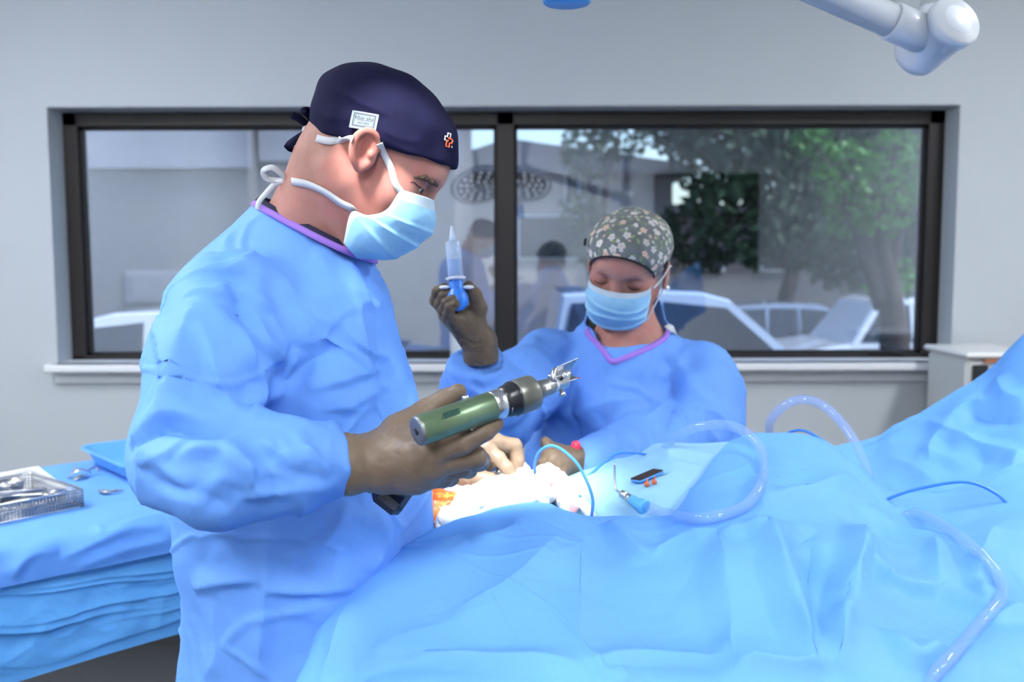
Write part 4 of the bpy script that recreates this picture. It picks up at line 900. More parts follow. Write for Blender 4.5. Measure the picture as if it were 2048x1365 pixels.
# ------------------------------------------------------------------ surgical lamp heads, boom and arm
M_lampw = mat('lamp_white', (.54, .57, .61), rough=.3, coat=.4)
M_lampg = mat('lamp_face', (.05, .055, .06), rough=.3)
M_dot = mat('lamp_led', (1, 1, 1), emit=(.95, .98, 1), estr=2.5)
FIELD = W(1020, 945, 1.49)
for hi_, (hx, hy, hz_, lab) in enumerate(((-.22, .92, 2.0, 'round surgical light head with the boom arm, above the surgeon'), (.07, .98, 2.0, 'round surgical light head carrying the blue covered handle'))):
    hc = np.array([hx, hy, hz_]); dr = unit(FIELD - hc)
    lp = thing('surgical_light', lab, 'lamp', hc - dr * 0, 'surgical light heads over the field')
    obj('housing', *lathe([(-.075, .03), (-.07, .06), (-.045, .13), (-.02, .165), (.0, .172), (.006, .168), (.006, .0)][:-1], hc, dr, 40), M_lampw, lp)
    obj('light_face', *lathe([(.0, .160), (.008, .160)], hc, dr, 40), M_lampg, lp)
    x_, y_, _ = frame_from(dr)
    for rr, nn in ((.05, 6), (.095, 10), (.135, 14)):
        for k in range(nn):
            a = 2 * math.pi * k / nn; obj('led_lens', *lathe([(.008, .0085), (.011, .0085)], hc + (x_ * math.cos(a) + y_ * math.sin(a)) * rr, dr, 10), M_dot, lp)
    hn = obj('handle_post', *lathe([(.0, .018), (.05, .014)], hc + dr * .008, dr, 16), M_lampw, lp)
    if hi_ == 1: obj('handle_stem', *tube([hc + dr * .05, hc + dr * .09, W(1135, 8, 1.04) + (0, 0, .10), W(1135, 8, 1.04) + (0, 0, .06)], .012, 20, 12), M_lampw, lp)
    obj('guard_ring', *tube([hc + dr * .0 + (x_ * math.cos(a) + y_ * math.sin(a)) * .195 for a in np.linspace(0, 2 * math.pi, 40)], .008, 40, 8, smooth=False, cap=False), M_lampg, lp)
    obj('yoke', *tube([hc - dr * .07, hc - dr * .14 + (0, -.02, .05), hc - dr * .16 + (0, -.03, .16), (hx * .6 + .1, .9, 2.3)], .02, 24, 12), M_lampw, lp)
    ld = bpy.data.lights.new('surgical_lamp', 'SPOT'); lo = bpy.data.objects.new('surgical_lamp', ld); COL.objects.link(lo); lo.parent = lp
    lo.location = tuple(dr * .03); lo.rotation_euler = Vector(dr).to_track_quat('-Z', 'Y').to_euler()
    ld.energy = SPOT_W; ld.spot_size = math.radians(12.5); ld.spot_blend = .5; ld.shadow_soft_size = .11; ld.color = (1, .98, .95)
hc = np.array([.07, .98, 2.0]); dr = unit(FIELD - hc)
hb0 = W(1135, -60, 1.05); 
hv = tag(obj('handle_cover', *join([lathe([(0, .020), (.05, .0245), (.082, .0255), (.0835, .024)], W(1135, 8, 1.04) + (0, 0, .0835), (0, 0, -1), 24)]), mat('cover_blue', (.05, .38, .85), rough=.25, trans=.2), loc=W(1135, 8, 1.04)), 'blue plastic handle cover hanging from the surgical light at the top edge', 'handle cover')
# boom: ceiling column, spring arm, elbow joint
J = W(1872, 78, 1.62)
bm = thing('lamp_boom', 'white jointed lamp arm coming down in the upper right corner', 'lamp arm', (J[0], J[1], ZC))
obj('column', *lathe([(.04, .026), (.085, .026), (.087, .029), (ZC - J[2] - .004, .029)], J, (0, 0, 1), 28), M_lampw, bm)
jd = unit((.30, -.88, .36)); jp = J - jd * .05
obj('joint_housing', *lathe([(-.008, .036), (0, .041), (.012, .0425), (.014, .0415), (.080, .0415), (.082, .0445), (.098, .0445), (.103, .041)], jp, jd, 36), M_lampw, bm)
obj('joint_cap', *lathe([(.101, .026), (.1045, .025)], jp, jd, 30), mat('cap_white', (.74, .78, .84), rough=.3), bm)
f = lambda p: smin(sd_sph(p, J, .036), sd_cap(p, J, J + np.array([0, 0, .05]), .034, .026), .02)
V, F = mesh_sdf(f, J - .06, J + np.array([.06, .06, .09]), .004); obj('joint_knuckle', V, F, M_lampw, bm)
aE = np.array([.2, 1.28, 1.975]) + (0, 0, .09)
ad = W(1625, -8, 1.56) - W(1838, 86, 1.61); ad = unit(ad)
obj('sleeve', *lathe([(.0, .031), (.075, .031), (.077, .029)], J + ad * .015 + (0, 0, -.004), ad, 28), M_lampw, bm)
obj('spring_arm', *lathe([(.07, .027), (.62, .026)], J + ad * .015 + (0, 0, -.004), ad, 28), M_lampw, bm)
aX = J + ad * .63
obj('upper_link', *tube([aX, aX + (-.05, -.02, .05), (.1, .9, 2.3), (-.05, .9, 2.32)], .022, 30, 12), M_lampw, bm)
obj('arm_slot', *box(J + ad * .36 + (-.0, -.027, -.01), (.05, .004, .006), .001, np.stack([ad, unit(np.cross((0, 0, 1), ad)), np.cross(ad, unit(np.cross((0, 0, 1), ad)))], 1)), mat('slot_lilac', (.35, .35, .5), rough=.4), bm)
# far equipment against the window wall
mq = W(1972, 770, 3.2)
mn = thing('medical_monitor', 'pale equipment cabinet with dark panel half hidden behind the raised drape', 'cabinet', (mq[0] + .05, 3.25, 0))
m0, m1 = W(1932, 720, 3.2), W(2070, 860, 3.2)
obj('case', *bx(m0[0], m1[0], 3.2, 3.5, .1, m0[2], .012), mat('case_white', (.62, .63, .62), rough=.45), mn, smooth=False)
obj('top_lid', *bx(m0[0] - .01, m1[0] + .01, 3.18, 3.52, m0[2], W(1972, 708, 3.2)[2], .008), mat('lid_white', (.72, .72, .71), rough=.4), mn, smooth=False)
p0, p1 = W(1944, 790, 3.19), W(1976, 733, 3.19)
obj('dark_panel', *bx(p0[0], p1[0], 3.185, 3.2, p0[2], p1[2], .003), M_black, mn, smooth=False)
p0, p1 = W(1968, 728, 3.19), W(2008, 722, 3.19)
obj('orange_strip', *bx(p0[0], p1[0], 3.186, 3.2, p0[2], p1[2], .001), mat('strip_orange', (.40, .13, .05), rough=.5), mn, smooth=False)
# ------------------------------------------------------------------ people
M_skin = mat('skin', (.6, .36, .3), rough=.6, spec=.2, attr=True, nscale=60, namp=.07, bscale=700, bstr=.25, bdist=.0006, sss=.15)
M_capn = mat('cap_navy', (.006, .0065, .030), rough=.85, spec=.15, nscale=40, namp=.12, bscale=1500, bstr=.3, bdist=.0005)
M_capf = mat('cap_floral', (.2, .2, .2), rough=.8, attr=True)
M_mask = mat('mask_blue', (.245, .48, .69), rough=.75, nscale=60, namp=.04, bscale=900, bstr=.3, bdist=.0006)
M_maskw = mat('mask_white', (.43, .52, .60), rough=.75, bscale=900, bstr=.3, bdist=.0006)
M_tape = mat('tie_white', (.52, .54, .58), rough=.8, bscale=900, bstr=.3, bdist=.0006)
M_purple = mat('binding_purple', (.30, .16, .62), rough=.7)
M_scrubn = mat('scrub_navy', (.010, .013, .045), rough=.8)
M_scrubk = mat('scrub_black', (.010, .010, .012), rough=.8)
M_glove_lit = mat('glove_brown_lit', (.170, .122, .085), rough=.42, spec=.35, nscale=30, namp=.12, bscale=900, bstr=.12, bdist=.0004)  # surgeon's gloves: lamp light put into a lighter brown
M_glove_unlit = mat('glove_brown_unlit', (.110, .078, .052), rough=.45, spec=.3, nscale=30, namp=.12, bscale=900, bstr=.12, bdist=.0004)  # nurse's gloves: darker copy of the same brown, without the lamp light
M_brow = mat('brow_hair', (.075, .045, .032), rough=.8)
M_eye = mat('eye_white', (.7, .68, .66), rough=.1)
M_iris = mat('iris', (.04, .03, .025), rough=.1)
M_lash = mat('lash', (.02, .014, .012), rough=.6)
def rot_frame(fwd, up):
    x = unit(fwd); y = unit(np.cross(up, x)); z = np.cross(x, y); return np.stack([x, y, z], 1)
def head_sdf(q, sc=1.0, eye_open=True, sides=(-1, 1), jaw=1.0):
    """q in head frame: x forward, y left, z up, origin between the ear canals"""
    q = q / sc
    d = sd_ell(q, (.004, 0, .034), (.096, .0755, .080))
    d = smin(d, sd_ell(q, (.050, 0, -.028), (.047, .056 * jaw, .070)), .035)
    d = smin(d, sd_cap(q, (.082, -.026, .022), (.082, .026, .022), .016), .02)
    for s in (-1, 1):
        d = smin(d, sd_cap(q, (.002, s * .052 * jaw, -.045), (.070, s * .016, -.088), .022, .018), .03)
        d = smin(d, sd_ell(q, (.058, s * .043, -.022), (.024, .021, .02)), .02)
    d = smin(d, sd_ell(q, (.076, 0, -.082), (.016, .022, .016)), .02)
    for s in (-1, 1): d = smax(d, -sd_ell(q, (.100, s * .033, -.001), (.017, .020, .0125)), .014)
    d = smin(d, sd_cap(q, (.093, 0, .002), (.1115, 0, -.033), .0065, .0105), .010)
    for s in (-1, 1):
        lid = sd_sph(q, (.0775, s * .0325, -.001), .0136)
        if eye_open: lid = smax(lid, -sd_ell(q, (.0935, s * .034, -.0035), (.012, .0125, .0042)), .0015)
        d = np.minimum(smin(d, lid, .006), smin(d, lid, .0015))
    return d * sc
def skin_colour(V, L, warm=1.0):
    c = np.tile(np.array([.41, .215, .178]), (len(V), 1)); n = sines(V, .05, 2, 8) * .5 + sines(V, .018, 3, 8) * .35
    w = np.clip(.28 + .22 * n, 0, 1)[:, None]; c = c * (1 - w) + np.array([.42, .155, .132]) * w
    return c
def hand(parent, cuff, wr, mcp, fing, thumb, extra=(), name='glove', seed=0, h=.0016, bead=True, m=None):
    """cuff: [(point, r)...] from sleeve to wrist; mcp: knuckles (p, r); fing: lists of (p, r) beyond the knuckle; thumb: (p, r) list"""
    A = [q for q, _ in cuff + mcp + thumb] + [q for f_ in fing for q, _ in f_] + [q for e_ in extra for q in e_[:2]]
    lo, hi = np.min(A, 0) - .045, np.max(A, 0) + .045
    w_p, w_r = wr
    def f(p):
        d = chain(p, [q for q, _ in cuff] + [w_p], [r for _, r in cuff] + [w_r], .012)
        for (q, r) in mcp: d = smin(d, sd_cap(p, w_p, q, w_r * .9, r * 1.12), .012)
        for (a, ra), (b, rb) in zip(mcp[:-1], mcp[1:]): d = smin(d, sd_cap(p, a, b, ra, rb), .006)
        for e_ in extra: d = smin(d, sd_cap(p, e_[0], e_[1], e_[2], e_[3]), .012)
        fs = None
        for (q, r), f_ in zip(mcp, fing):
            e = chain(p, [q] + [a for a, _ in f_], [r] + [b for _, b in f_], .0035); fs = e if fs is None else smin(fs, e, .0012)
        d = smin(d, fs, .0055)
        t_ = chain(p, [w_p * .35 + thumb[0][0] * .65] + [a for a, _ in thumb], [thumb[0][1]] + [b for _, b in thumb], .005)
        return smin(d, t_, .007)
    c0, c1 = cuff[0][0], cuff[1][0]; cd = unit(c1 - c0)
    g = lambda p: smax(f(p), -((p - c0) @ cd.astype(np.float32)), .002)
    V, F = mesh_sdf(g, lo, hi, h)
    N = normals(V, F); dist = np.linalg.norm(V - c0, axis=1)
    ring_ = sstep(.10, .02, dist)
    V = V + N * (.0011 * crumple(V, .012, seed) + ring_ * (.0016 * np.sin(((V - c0) @ cd) * 420 + 3 * sines(V, .03, seed, 5)) * np.clip(sines(V, .05, seed + 3, 5), 0, 1) + .0035 * crumple(V, .03, seed + 9, (np.cross(cd, (0, 1, 0)), 2.5))))[:, None]
    V = relax(V, F, 1, .4)
    g_ = obj(name, V, F, m or M_glove_lit, parent)
    if bead:
        x_, y_, _ = frame_from(cd); r_ = cuff[0][1]
        obj('cuff_bead', *tube([c0 + cd * .0015 + (x_ * math.cos(a) + y_ * math.sin(a)) * (r_ + .0006) for a in np.linspace(0, 2 * math.pi, 40)], .0014, 40, 7, smooth=False, cap=False), m or M_glove_lit, g_)
    return g_
def J_(px, py, Y, r): return (W(px, py, Y), r)
def mask(parent, o, R, mid, side, seed, pleats, amp=.003, sc=1.0, asym=0):
    nu, nv = 81, 70
    M_ = cubic_interp(np.array(mid), nv); S_ = cubic_interp(np.array(side), nv); u = np.linspace(-1, 1, nu); V = []
    for uu in u:
        ph = uu * math.pi / 2; cph = abs(math.cos(ph)) ** .85
        for k in range(nv):
            V.append((S_[k, 0] + (M_[k, 0] - S_[k, 0]) * cph, S_[k, 1] * math.sin(ph), S_[k, 2] + (M_[k, 1] - S_[k, 2]) * cph))
    V = np.array(V) * sc; F = grid_faces(nu, nv); N = normals(V, F)
    if (N[:, 0]).mean() < 0: F = F[:, ::-1].copy(); N = -N
    v = np.tile(np.linspace(0, 1, nv), nu); uu = np.repeat(u, nv); d = np.zeros(len(V))
    for (v0, w_) in pleats:
        e = (v - v0 - .05 * np.sin(uu * 3 + v0 * 20) * abs(asym)) / w_; d += np.where(e > 0, np.exp(-e * 1.2), np.exp(e * 7)) * amp
    d += .0016 * crumple(V, .02, seed, ((0, 1, .2), 2.0)); V = V + N * d[:, None] * np.clip((1 - np.abs(uu)) * 5, .15, 1)[:, None]
    n_ = len(V); V2 = np.concatenate([V, V - N * .0012]); Fi = np.concatenate([F, F[:, ::-1] + n_])
    e1 = [(i * nv, (i + 1) * nv) for i in range(nu - 1)]; e2 = [((i + 1) * nv + nv - 1, i * nv + nv - 1) for i in range(nu - 1)]; e3 = [(k + 1, k) for k in range(nv - 1)]; e4 = [((nu - 1) * nv + k, (nu - 1) * nv + k + 1) for k in range(nv - 1)]
    Ed = np.array([[a, b, b + n_, a + n_] for a, b in e1 + e2 + e3 + e4])
    fu = np.abs(uu[F]).mean(1); fv = v[F].mean(1); mi = ((fv < .10) | (fu > .955)).astype(int); mi = np.concatenate([mi, mi, np.ones(len(Ed), int)])
    Vw = o + V2 @ R.T
    return obj('face_mask', Vw, np.concatenate([Fi, Ed]), [M_mask, M_maskw], parent, mi=mi), o + V @ R.T, N @ R.T
def cut_curve(c, r, k, z0, n=72):
    """closed curve where an ellipsoid meets the plane z = z0 + k x (head frame)"""
    out = []
    for th in np.linspace(0, 2 * math.pi, n):
        a, b = -1.5, 1.5
        for _ in range(40):
            m_ = (a + b) / 2; x = c[0] + r[0] * math.cos(m_) * math.cos(th); z = c[2] + r[2] * math.sin(m_)
            if z > z0 + k * x: b = m_
            else: a = m_
        out.append((c[0] + r[0] * math.cos(a) * math.cos(th), c[1] + r[1] * math.cos(a) * math.sin(th), c[2] + r[2] * math.sin(a)))
    return np.array(out)
# ================================================================== surgeon
SRG = thing('person', 'surgeon in blue gown and navy cap looking down, holding the green handpiece', 'person', (-.31, 1.33, 0), 'operating team in blue gowns')
th = math.radians(33); HF = np.array([math.cos(th), .03, -math.sin(th)]); HU = np.array([math.sin(th), 0, math.cos(th)])
HR = rot_frame(HF, HU).astype(np.float32); HO = W(738, 308, 1.285).astype(np.float32)
hl = lambda p: (p - HO) @ HR
hw = lambda q: HO + np.asarray(q, float) @ HR.T.astype(float)
EY = lambda px, py, Y: W(px, py, Y)
helix = spline([EY(757, 300, 1.209), EY(758, 283, 1.205), EY(750, 268, 1.199), EY(737, 261, 1.195), EY(720, 266, 1.191), EY(709, 280, 1.189), EY(705, 300, 1.190), EY(707, 318, 1.194), EY(713, 330, 1.199)], 22)
anti = spline([EY(744, 276, 1.203), EY(730, 274, 1.199), EY(718, 286, 1.197), EY(715, 304, 1.198), EY(719, 320, 1.201), EY(730, 326, 1.204)], 16)
nkA, nkB, nkC = hw((-.028, 0, -.035)), W(628, 436, 1.31), W(588, 505, 1.335)
def srg_body(p):
    q = hl(p)
    d = head_sdf(q, 1.0, True)
    d = smin(d, chain(p, [nkA, nkB, nkC], [.060, .056, .058], .02), .028)
    d = smin(d, sd_cap(p, hw((-.022, -.056, -.04)), W(690, 486, 1.268), .012, .010), .022)
    d = smin(d, sd_cap(p, nkC, W(560, 590, 1.34), .058, .08), .03)
    e = sd_ell(p, EY(730, 298, 1.205), (.016, .0075, .025))                        # auricle plate
    e = smin(e, sd_ell(p, EY(720, 330, 1.203), (.0085, .0055, .0095)), .006)      # lobe
    e = smax(e, -sd_ell(p, EY(731, 301, 1.194), (.0095, .0085, .015)), .004)
    e = smax(e, -sd_ell(p, EY(735, 283, 1.193), (.012, .0055, .008)), .003)
    e = smin(e, chain(p, helix, [.0041] * 22, .002), .003)
    e = smin(e, chain(p, anti, [.0027] * 16, .002), .0025)
    e = smin(e, sd_ell(p, EY(741, 309, 1.200), (.0042, .004, .0055)), .003)
    return smin(d, e, .005)
V, F = mesh_sdf(srg_body, np.minimum(HO - .16, nkC - .17), np.maximum(HO + .16, nkC + .15), .0021)
L = (V - HO) @ HR; c = skin_colour(V, L); P2 = proj(V)
near_ = np.exp(-((P2[:, 0] - 735) ** 2 + (P2[:, 1] - 285) ** 2) / (2 * 30 ** 2)); c = c * (1 - .45 * near_[:, None]) + np.array([.48, .14, .105]) * .45 * near_[:, None]
chk = np.exp(-((L[:, 0] - .035) ** 2 + (L[:, 2] + .045) ** 2) / (2 * .03 ** 2)); c = c * (1 - .4 * chk[:, None]) + np.array([.47, .17, .14]) * .4 * chk[:, None]
hair = sstep(-.018, -.045, L[:, 0]) * sstep(-.085, -.02, L[:, 2] - .35 * L[:, 0]) ; hair = np.maximum(hair, sstep(.03, .015, np.abs(L[:, 0] - .035)) * sstep(.004, .020, L[:, 2] - .25 * L[:, 0]))
hair = hair * (.35 + .5 * np.random.default_rng(3).random(len(V))); c = c * (1 - .6 * np.clip(hair, 0, 1)[:, None]) + np.array([.20, .14, .11]) * .6 * np.clip(hair, 0, 1)[:, None]
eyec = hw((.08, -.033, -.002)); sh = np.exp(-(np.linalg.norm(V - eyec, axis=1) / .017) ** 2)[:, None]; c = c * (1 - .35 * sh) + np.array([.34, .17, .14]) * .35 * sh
obj('body', V, F, M_skin, SRG, col=c); BV, BN = V, normals(V, F)
for s in (-1, 1):
    ec = hw((.0775, s * .0325, -.001)); eb = obj('eyeball', *lathe([(-.012 * math.cos(a), .012 * math.sin(a)) for a in np.linspace(.02, 3.12, 18)], ec, HR[:, 0].astype(float), 24), M_eye, SRG)
    gz_ = unit(HR @ np.array([1, s * .1, -.12])); obj('iris', *lathe([(.0108, .0055), (.0119, .003), (.0122, .0005)], ec, gz_, 18), M_iris, eb)
    bp_ = [hw((.0985, s * .010, .0155)), hw((.0985, s * .020, .0195)), hw((.0935, s * .034, .0225)), hw((.080, s * .047, .018))]
    if s < 0: bp_ = [BV[k] + BN[k] * .0008 for k in pick(BV, BN, [(875, 377), (866, 368), (852, 359), (834, 355)])]
    else: bp_ = [HO + ((p_ - HO) @ HR * np.array([1, -1, 1])) @ HR.T for p_ in bp_near]
    bp_near = bp_
    bb = np.array(bp_); Vb, Fb = mesh_sdf(lambda p: chain(p, bp_, [.0020, .0030, .0026, .0010], .004), bb.min(0) - .012, bb.max(0) + .012, .0011)
    Vb = Vb + normals(Vb, Fb) * (.0026 * crumple(Vb, .003, 5))[:, None]; obj('eyebrow', Vb, Fb, M_brow, SRG)
    if s < 0: lash = [BV[k] + BN[k] * .0004 for k in pick(BV, BN, [(827, 366), (834, 366), (841, 372), (847, 381)])]
    else: lash = [HO + ((np.array(p_) - HO) @ HR * np.array([1, -1, 1])) @ HR.T for p_ in lash]
    obj('eyelash', *tube(lash, [.0003, .0007, .0008], 24, 6), M_lash, SRG)
# cap
cc, cr_ = (.006, 0, .030), (.1045, .0835, .0865)
def srg_cap(p):
    q = hl(p); d = sd_ell(q, cc, cr_); d = smin(d, sd_ell(q, (-.050, 0, .054), (.046, .06, .036)), .03)
    return smax(d, (.0085 + .355 * q[..., 0] - q[..., 2]) / 1.06, .003)
V, F = mesh_sdf(srg_cap, HO - .15, HO + .19, .0022); N = normals(V, F)
L = (V - HO) @ HR
V = V + N * (.0022 * crumple(V, .055, 6, (HR[:, 0], 2.5)) + .0010 * sines(V, .05, 8, 6))[:, None]
for pts, a, w1, w2 in (([(668, 176), (700, 196), (740, 215), (790, 228)], .0035, .008, .016), ([(640, 240), (690, 240), (740, 255)], .0022, .008, .014), ([(716, 143), (770, 142), (830, 158), (872, 176)], -.0016, .003, .003), ([(872, 176), (892, 215), (904, 260)], -.0014, .003, .003), ([(650, 210), (690, 225), (720, 250)], .002, .01, .01), ([(640, 285), (700, 262), (760, 285), (830, 312), (900, 332)], .0012, .004, .008), ([(760, 255), (800, 275), (850, 285)], .0015, .01, .01)):
    V = V + N * crease_disp(V, N, pts, a, w1, w2)[:, None]
CAP = obj('surgical_cap', V, F, M_capn, SRG); CV, CN = V, normals(V, F)
def surf_frame(Vx, Nx, px, py, px2, py2):
    k = pick(Vx, Nx, [(px, py), (px2, py2)]); n_ = unit(Nx[k[0]]); u_ = Vx[k[1]] - Vx[k[0]]; u_ = unit(u_ - n_ * (u_ @ n_)); return Vx[k[0]], u_, np.cross(n_, u_), n_
def text_mesh(s, size):
    cu_ = bpy.data.curves.new('txt', 'FONT'); cu_.body = s; cu_.size = size; cu_.align_x = 'CENTER'; cu_.align_y = 'CENTER'; cu_.resolution_u = 3
    o_ = bpy.data.objects.new('txt', cu_); COL.objects.link(o_); dg = bpy.context.evaluated_depsgraph_get(); me = o_.evaluated_get(dg).to_mesh()
    V_ = np.array([v.co[:] for v in me.vertices]); F_ = [list(p.vertices) for p in me.polygons]; o_.evaluated_get(dg).to_mesh_clear(); bpy.data.objects.remove(o_); bpy.data.curves.remove(cu_); return V_, F_
# woven label on the cap
o_, u_, v_, n_ = surf_frame(CV, CN, 731, 236, 752, 242)
if v_[2] < 0: v_ = -v_
def lp_(a, b, z=0.): return o_ + u_ * a + v_ * b + n_ * (.0022 + z - 1.6 * (a * a) - 2.5 * (b * b))
def flat(poly, z): return np.array([lp_(a, b, z) for a, b in poly])
w2_, h2_ = .0168, .0115
def rect_patch(a0, a1, b0, b1, z, n=8):
    g_ = np.array([[lp_(lerp(a0, a1, i / n), lerp(b0, b1, j / n), z) for j in range(n + 1)] for i in range(n + 1)]).reshape(-1, 3); return g_, grid_faces(n + 1, n + 1).tolist()
parts = [rect_patch(-w2_, w2_, -h2_, h2_, 0), rect_patch(w2_, -w2_, -h2_, h2_, -.001)]; mi = [0] * 128
for (a0, a1, b0, b1) in ((-.0138, .0138, .0080, .0089), (-.0138, .0138, -.0089, -.0080), (-.0138, -.0129, -.0089, .0089), (.0129, .0138, -.0089, .0089), (-.0121, .0121, .0069, .0073), (-.0121, .0121, -.0073, -.0069), (-.0121, -.0117, -.0073, .0073), (.0117, .0121, -.0073, .0073), (-.0085, .0085, -.0004, .0001)):
    parts.append(rect_patch(a0, a1, b0, b1, .0003, 4)); mi += [1] * 16
for (tx_, yy_, sz_) in (('blue sky', .0030, .0072), ('scrubs', -.0034, .0054)):
    tv, tf = text_mesh(tx_, sz_); parts.append((np.array([lp_(a, b + yy_, .0004) for a, b, _ in tv]), tf)); mi += [1] * len(tf)
obj('cap_label', *join(parts), [mat('label_white', (.20, .24, .275), rough=.8), mat('label_ink', (.012, .018, .04), rough=.8)], CAP, smooth=False, mi=mi)
# embroidered cross emblem and first letter
o_, u_, v_, n_ = surf_frame(CV, CN, 900, 281, 908, 283)
u_ = unit(HR[:, 0] * .15 + HR[:, 1] * .95); u_ = unit(u_ - n_ * (u_ @ n_)); v_ = np.cross(n_, u_)
if v_[2] < 0: v_ = -v_
ks = pick(CV, CN, [(903, 270), (901, 293)]); v_ = unit(CV[ks[0]] - CV[ks[1]]); v_ = unit(v_ - n_ * (v_ @ n_)); u_ = np.cross(v_, n_)
def em(pts, r, m):
    P = [o_ + u_ * a + v_ * b + n_ * .0012 for a, b in pts]; return tube(P, r, len(P), 6, smooth=False)
q_ = .0045
white = em([(0, -.2 * q_), (-q_ * .9, -.2 * q_), (-q_ * .9, q_ * .9), (0 * q_, q_ * .9), (0, 2.0 * q_), (q_ * 1.1, 2.0 * q_), (q_ * 1.1, .9 * q_)], .0009, None)
orange = em([(q_ * .3, .6 * q_), (q_ * 2.0, .6 * q_), (q_ * 2.0, -.6 * q_), (q_ * 1.1, -.6 * q_), (q_ * 1.1, -1.9 * q_), (-.1 * q_, -1.9 * q_), (-.1 * q_, -.5 * q_), (q_ * .6, 0)], .0010, None)
kc = pick(CV, CN, [(910, 288)])[0]
lc = [CV[kc] + CN[kc] * .001 + unit(HR[:, 1].astype(float)) * (.0045 * (1 - math.cos(a))) + v_ * .0048 * math.sin(a) for a in np.linspace(.7, 5.6, 12)]
obj('cap_emblem', *join([white, orange, tube(lc, .0011, 12, 6, smooth=False)]), [mat('thread_white', (.75, .76, .8), rough=.7), mat('thread_orange', (.85, .10, .02), rough=.6)], CAP, mi=[0] * len(white[1]) + [1] * len(orange[1]) + [0] * (11 * 6 + 2))
# cap ties
def rib(name, pts, w, nrm, m, par, **k): return obj(name, *ribbon(Ws(pts), w, nrm, **k), m, par)
kn = (628, 258, 1.285)
rib('tie_end', [kn, (612, 246, 1.275), (598, 236, 1.27), (585, 229, 1.268)], .010, (.2, -1, .4), M_capn, CAP, th=.0015)
rib('tie_loop', [kn, (620, 236, 1.27), (608, 222, 1.265), (618, 220, 1.285), (630, 236, 1.29), kn], .009, (.1, -.8, .5), M_capn, CAP, th=.0015, twist=1.2)
rib('tie_loop', [kn, (612, 266, 1.27), (590, 280, 1.262), (576, 292, 1.265), (590, 297, 1.275), (608, 284, 1.285), kn], .010, (.3, -1, .5), M_capn, CAP, th=.0015)
Vk, Fk = mesh_sdf(lambda p: sd_ell(p, W(*kn), (.008, .009, .011)), W(*kn) - .016, W(*kn) + .016, .0016); obj('tie_knot', Vk + normals(Vk, Fk) * (.0025 * crumple(Vk, .008, 2))[:, None], Fk, M_capn, CAP)
# mask
mid = [(.106, -.004), (.1250, -.033), (.1205, -.064), (.101, -.099), (.064, -.124)]
side = [(.067, .0665, -.016), (.066, .068, -.047), (.050, .066, -.066), (.030, .064, -.075), (.040, .050, -.114)]
MSK, MV, MN = mask(SRG, HO.astype(float), HR.astype(float), mid, side, 3, [(.32, .10), (.52, .10), (.72, .12)], .0028)
def on(Vx, Nx, pts, off): k = pick(Vx, Nx, pts); return Vx[k] + Nx[k] * off, Nx[k]
def strap(name, P, Nn, w, par, m=M_tape): return obj(name, *ribbon(P, w, Nn, .0012, 50), m, par)
P_, N_ = on(BV, BN, [(759, 292), (770, 312), (783, 340), (796, 366)], .003)
strap('strap', np.concatenate([P_, [W(803, 384, 1.222)]]), np.concatenate([N_, N_[-1:]]), .0085, MSK)
P_, N_ = on(np.concatenate([BV, CV]), np.concatenate([BN, CN]), [(630, 277), (655, 280), (680, 281), (704, 278)], .003); strap('strap', P_, N_, .0095, MSK)
P_, N_ = on(BV, BN, [(586, 364), (615, 372), (650, 388), (682, 408), (704, 420)], .003); strap('strap', np.concatenate([[W(576, 361, 1.275)], P_, [W(712, 428, 1.235)]]), np.concatenate([N_[:1], N_, N_[-1:]]), .0095, MSK)
kq = (576, 361, 1.272)
rib('strap_bow', [kq, (562, 345, 1.265), (545, 334, 1.262), (528, 340, 1.264), (534, 356, 1.268), (556, 360, 1.272), kq], .0085, (.1, -.9, .5), M_tape, MSK, th=.001)
rib('strap_tail', [kq, (552, 366, 1.27), (532, 386, 1.268), (519, 402, 1.268), (515, 418, 1.27)], .0075, (.5, -.9, .2), M_tape, MSK, th=.001, twist=.8)
ku = (626, 268, 1.272)
rib('strap_bow', [ku, (618, 262, 1.268), (612, 258, 1.268), (624, 256, 1.272)], .010, (.2, -1, .3), M_tape, MSK, th=.001)
rib('strap_tail', [ku, (618, 280, 1.268), (612, 292, 1.268), (610, 300, 1.27)], .009, (.4, -.9, .2), M_tape, MSK, th=.001, twist=.9)
# gown
GZ = np.array([1.60, 1.545, 1.50, 1.455, 1.40, 1.33, 1.25, 1.16, 1.05, .92, .70, .35])
GXF = np.array([-.255, -.225, -.205, -.182, -.168, -.158, -.150, -.139, -.130, -.122, -.11, -.10])
GXB = np.array([-.33, -.385, -.43, -.462, -.474, -.476, -.472, -.467, -.458, -.462, -.47, -.48])
GHY = np.array([.05, .075, .115, .170, .195, .195, .190, .190, .195, .205, .22, .24])
def stack(p, Z, XF, XB, HY, yc, n=2.6):
    z = p[..., 2]; a = np.interp(z, Z[::-1], XF[::-1]); b = np.interp(z, Z[::-1], XB[::-1]); hy = np.interp(z, Z[::-1], HY[::-1])
    cx, rx = (a + b) / 2, (a - b) / 2; u = np.abs((p[..., 0] - cx) / rx); v = np.abs((p[..., 1] - yc) / hy)
    d = ((u ** n + v ** n) ** (1 / n) - 1) * np.minimum(rx, hy)
    return np.maximum(d, np.maximum(z - Z[0], Z[-1] - z))
shR, elR, wrR = W(466, 610, 1.175), W(360, 905, 1.04), W(682, 928, 1.075)
elR2 = W(425, 938, 1.02)
shL, elL, wrL = np.array([-.335, 1.50, 1.44]), W(800, 935, 1.62), W(905, 945, 1.52)
colC = W(616, 455, 1.325); colU = unit(W(530, 410, 1.325) - W(702, 496, 1.325)); colN = unit(np.cross(colU, (0, 1, 0)))
if colN[2] < 0: colN = -colN
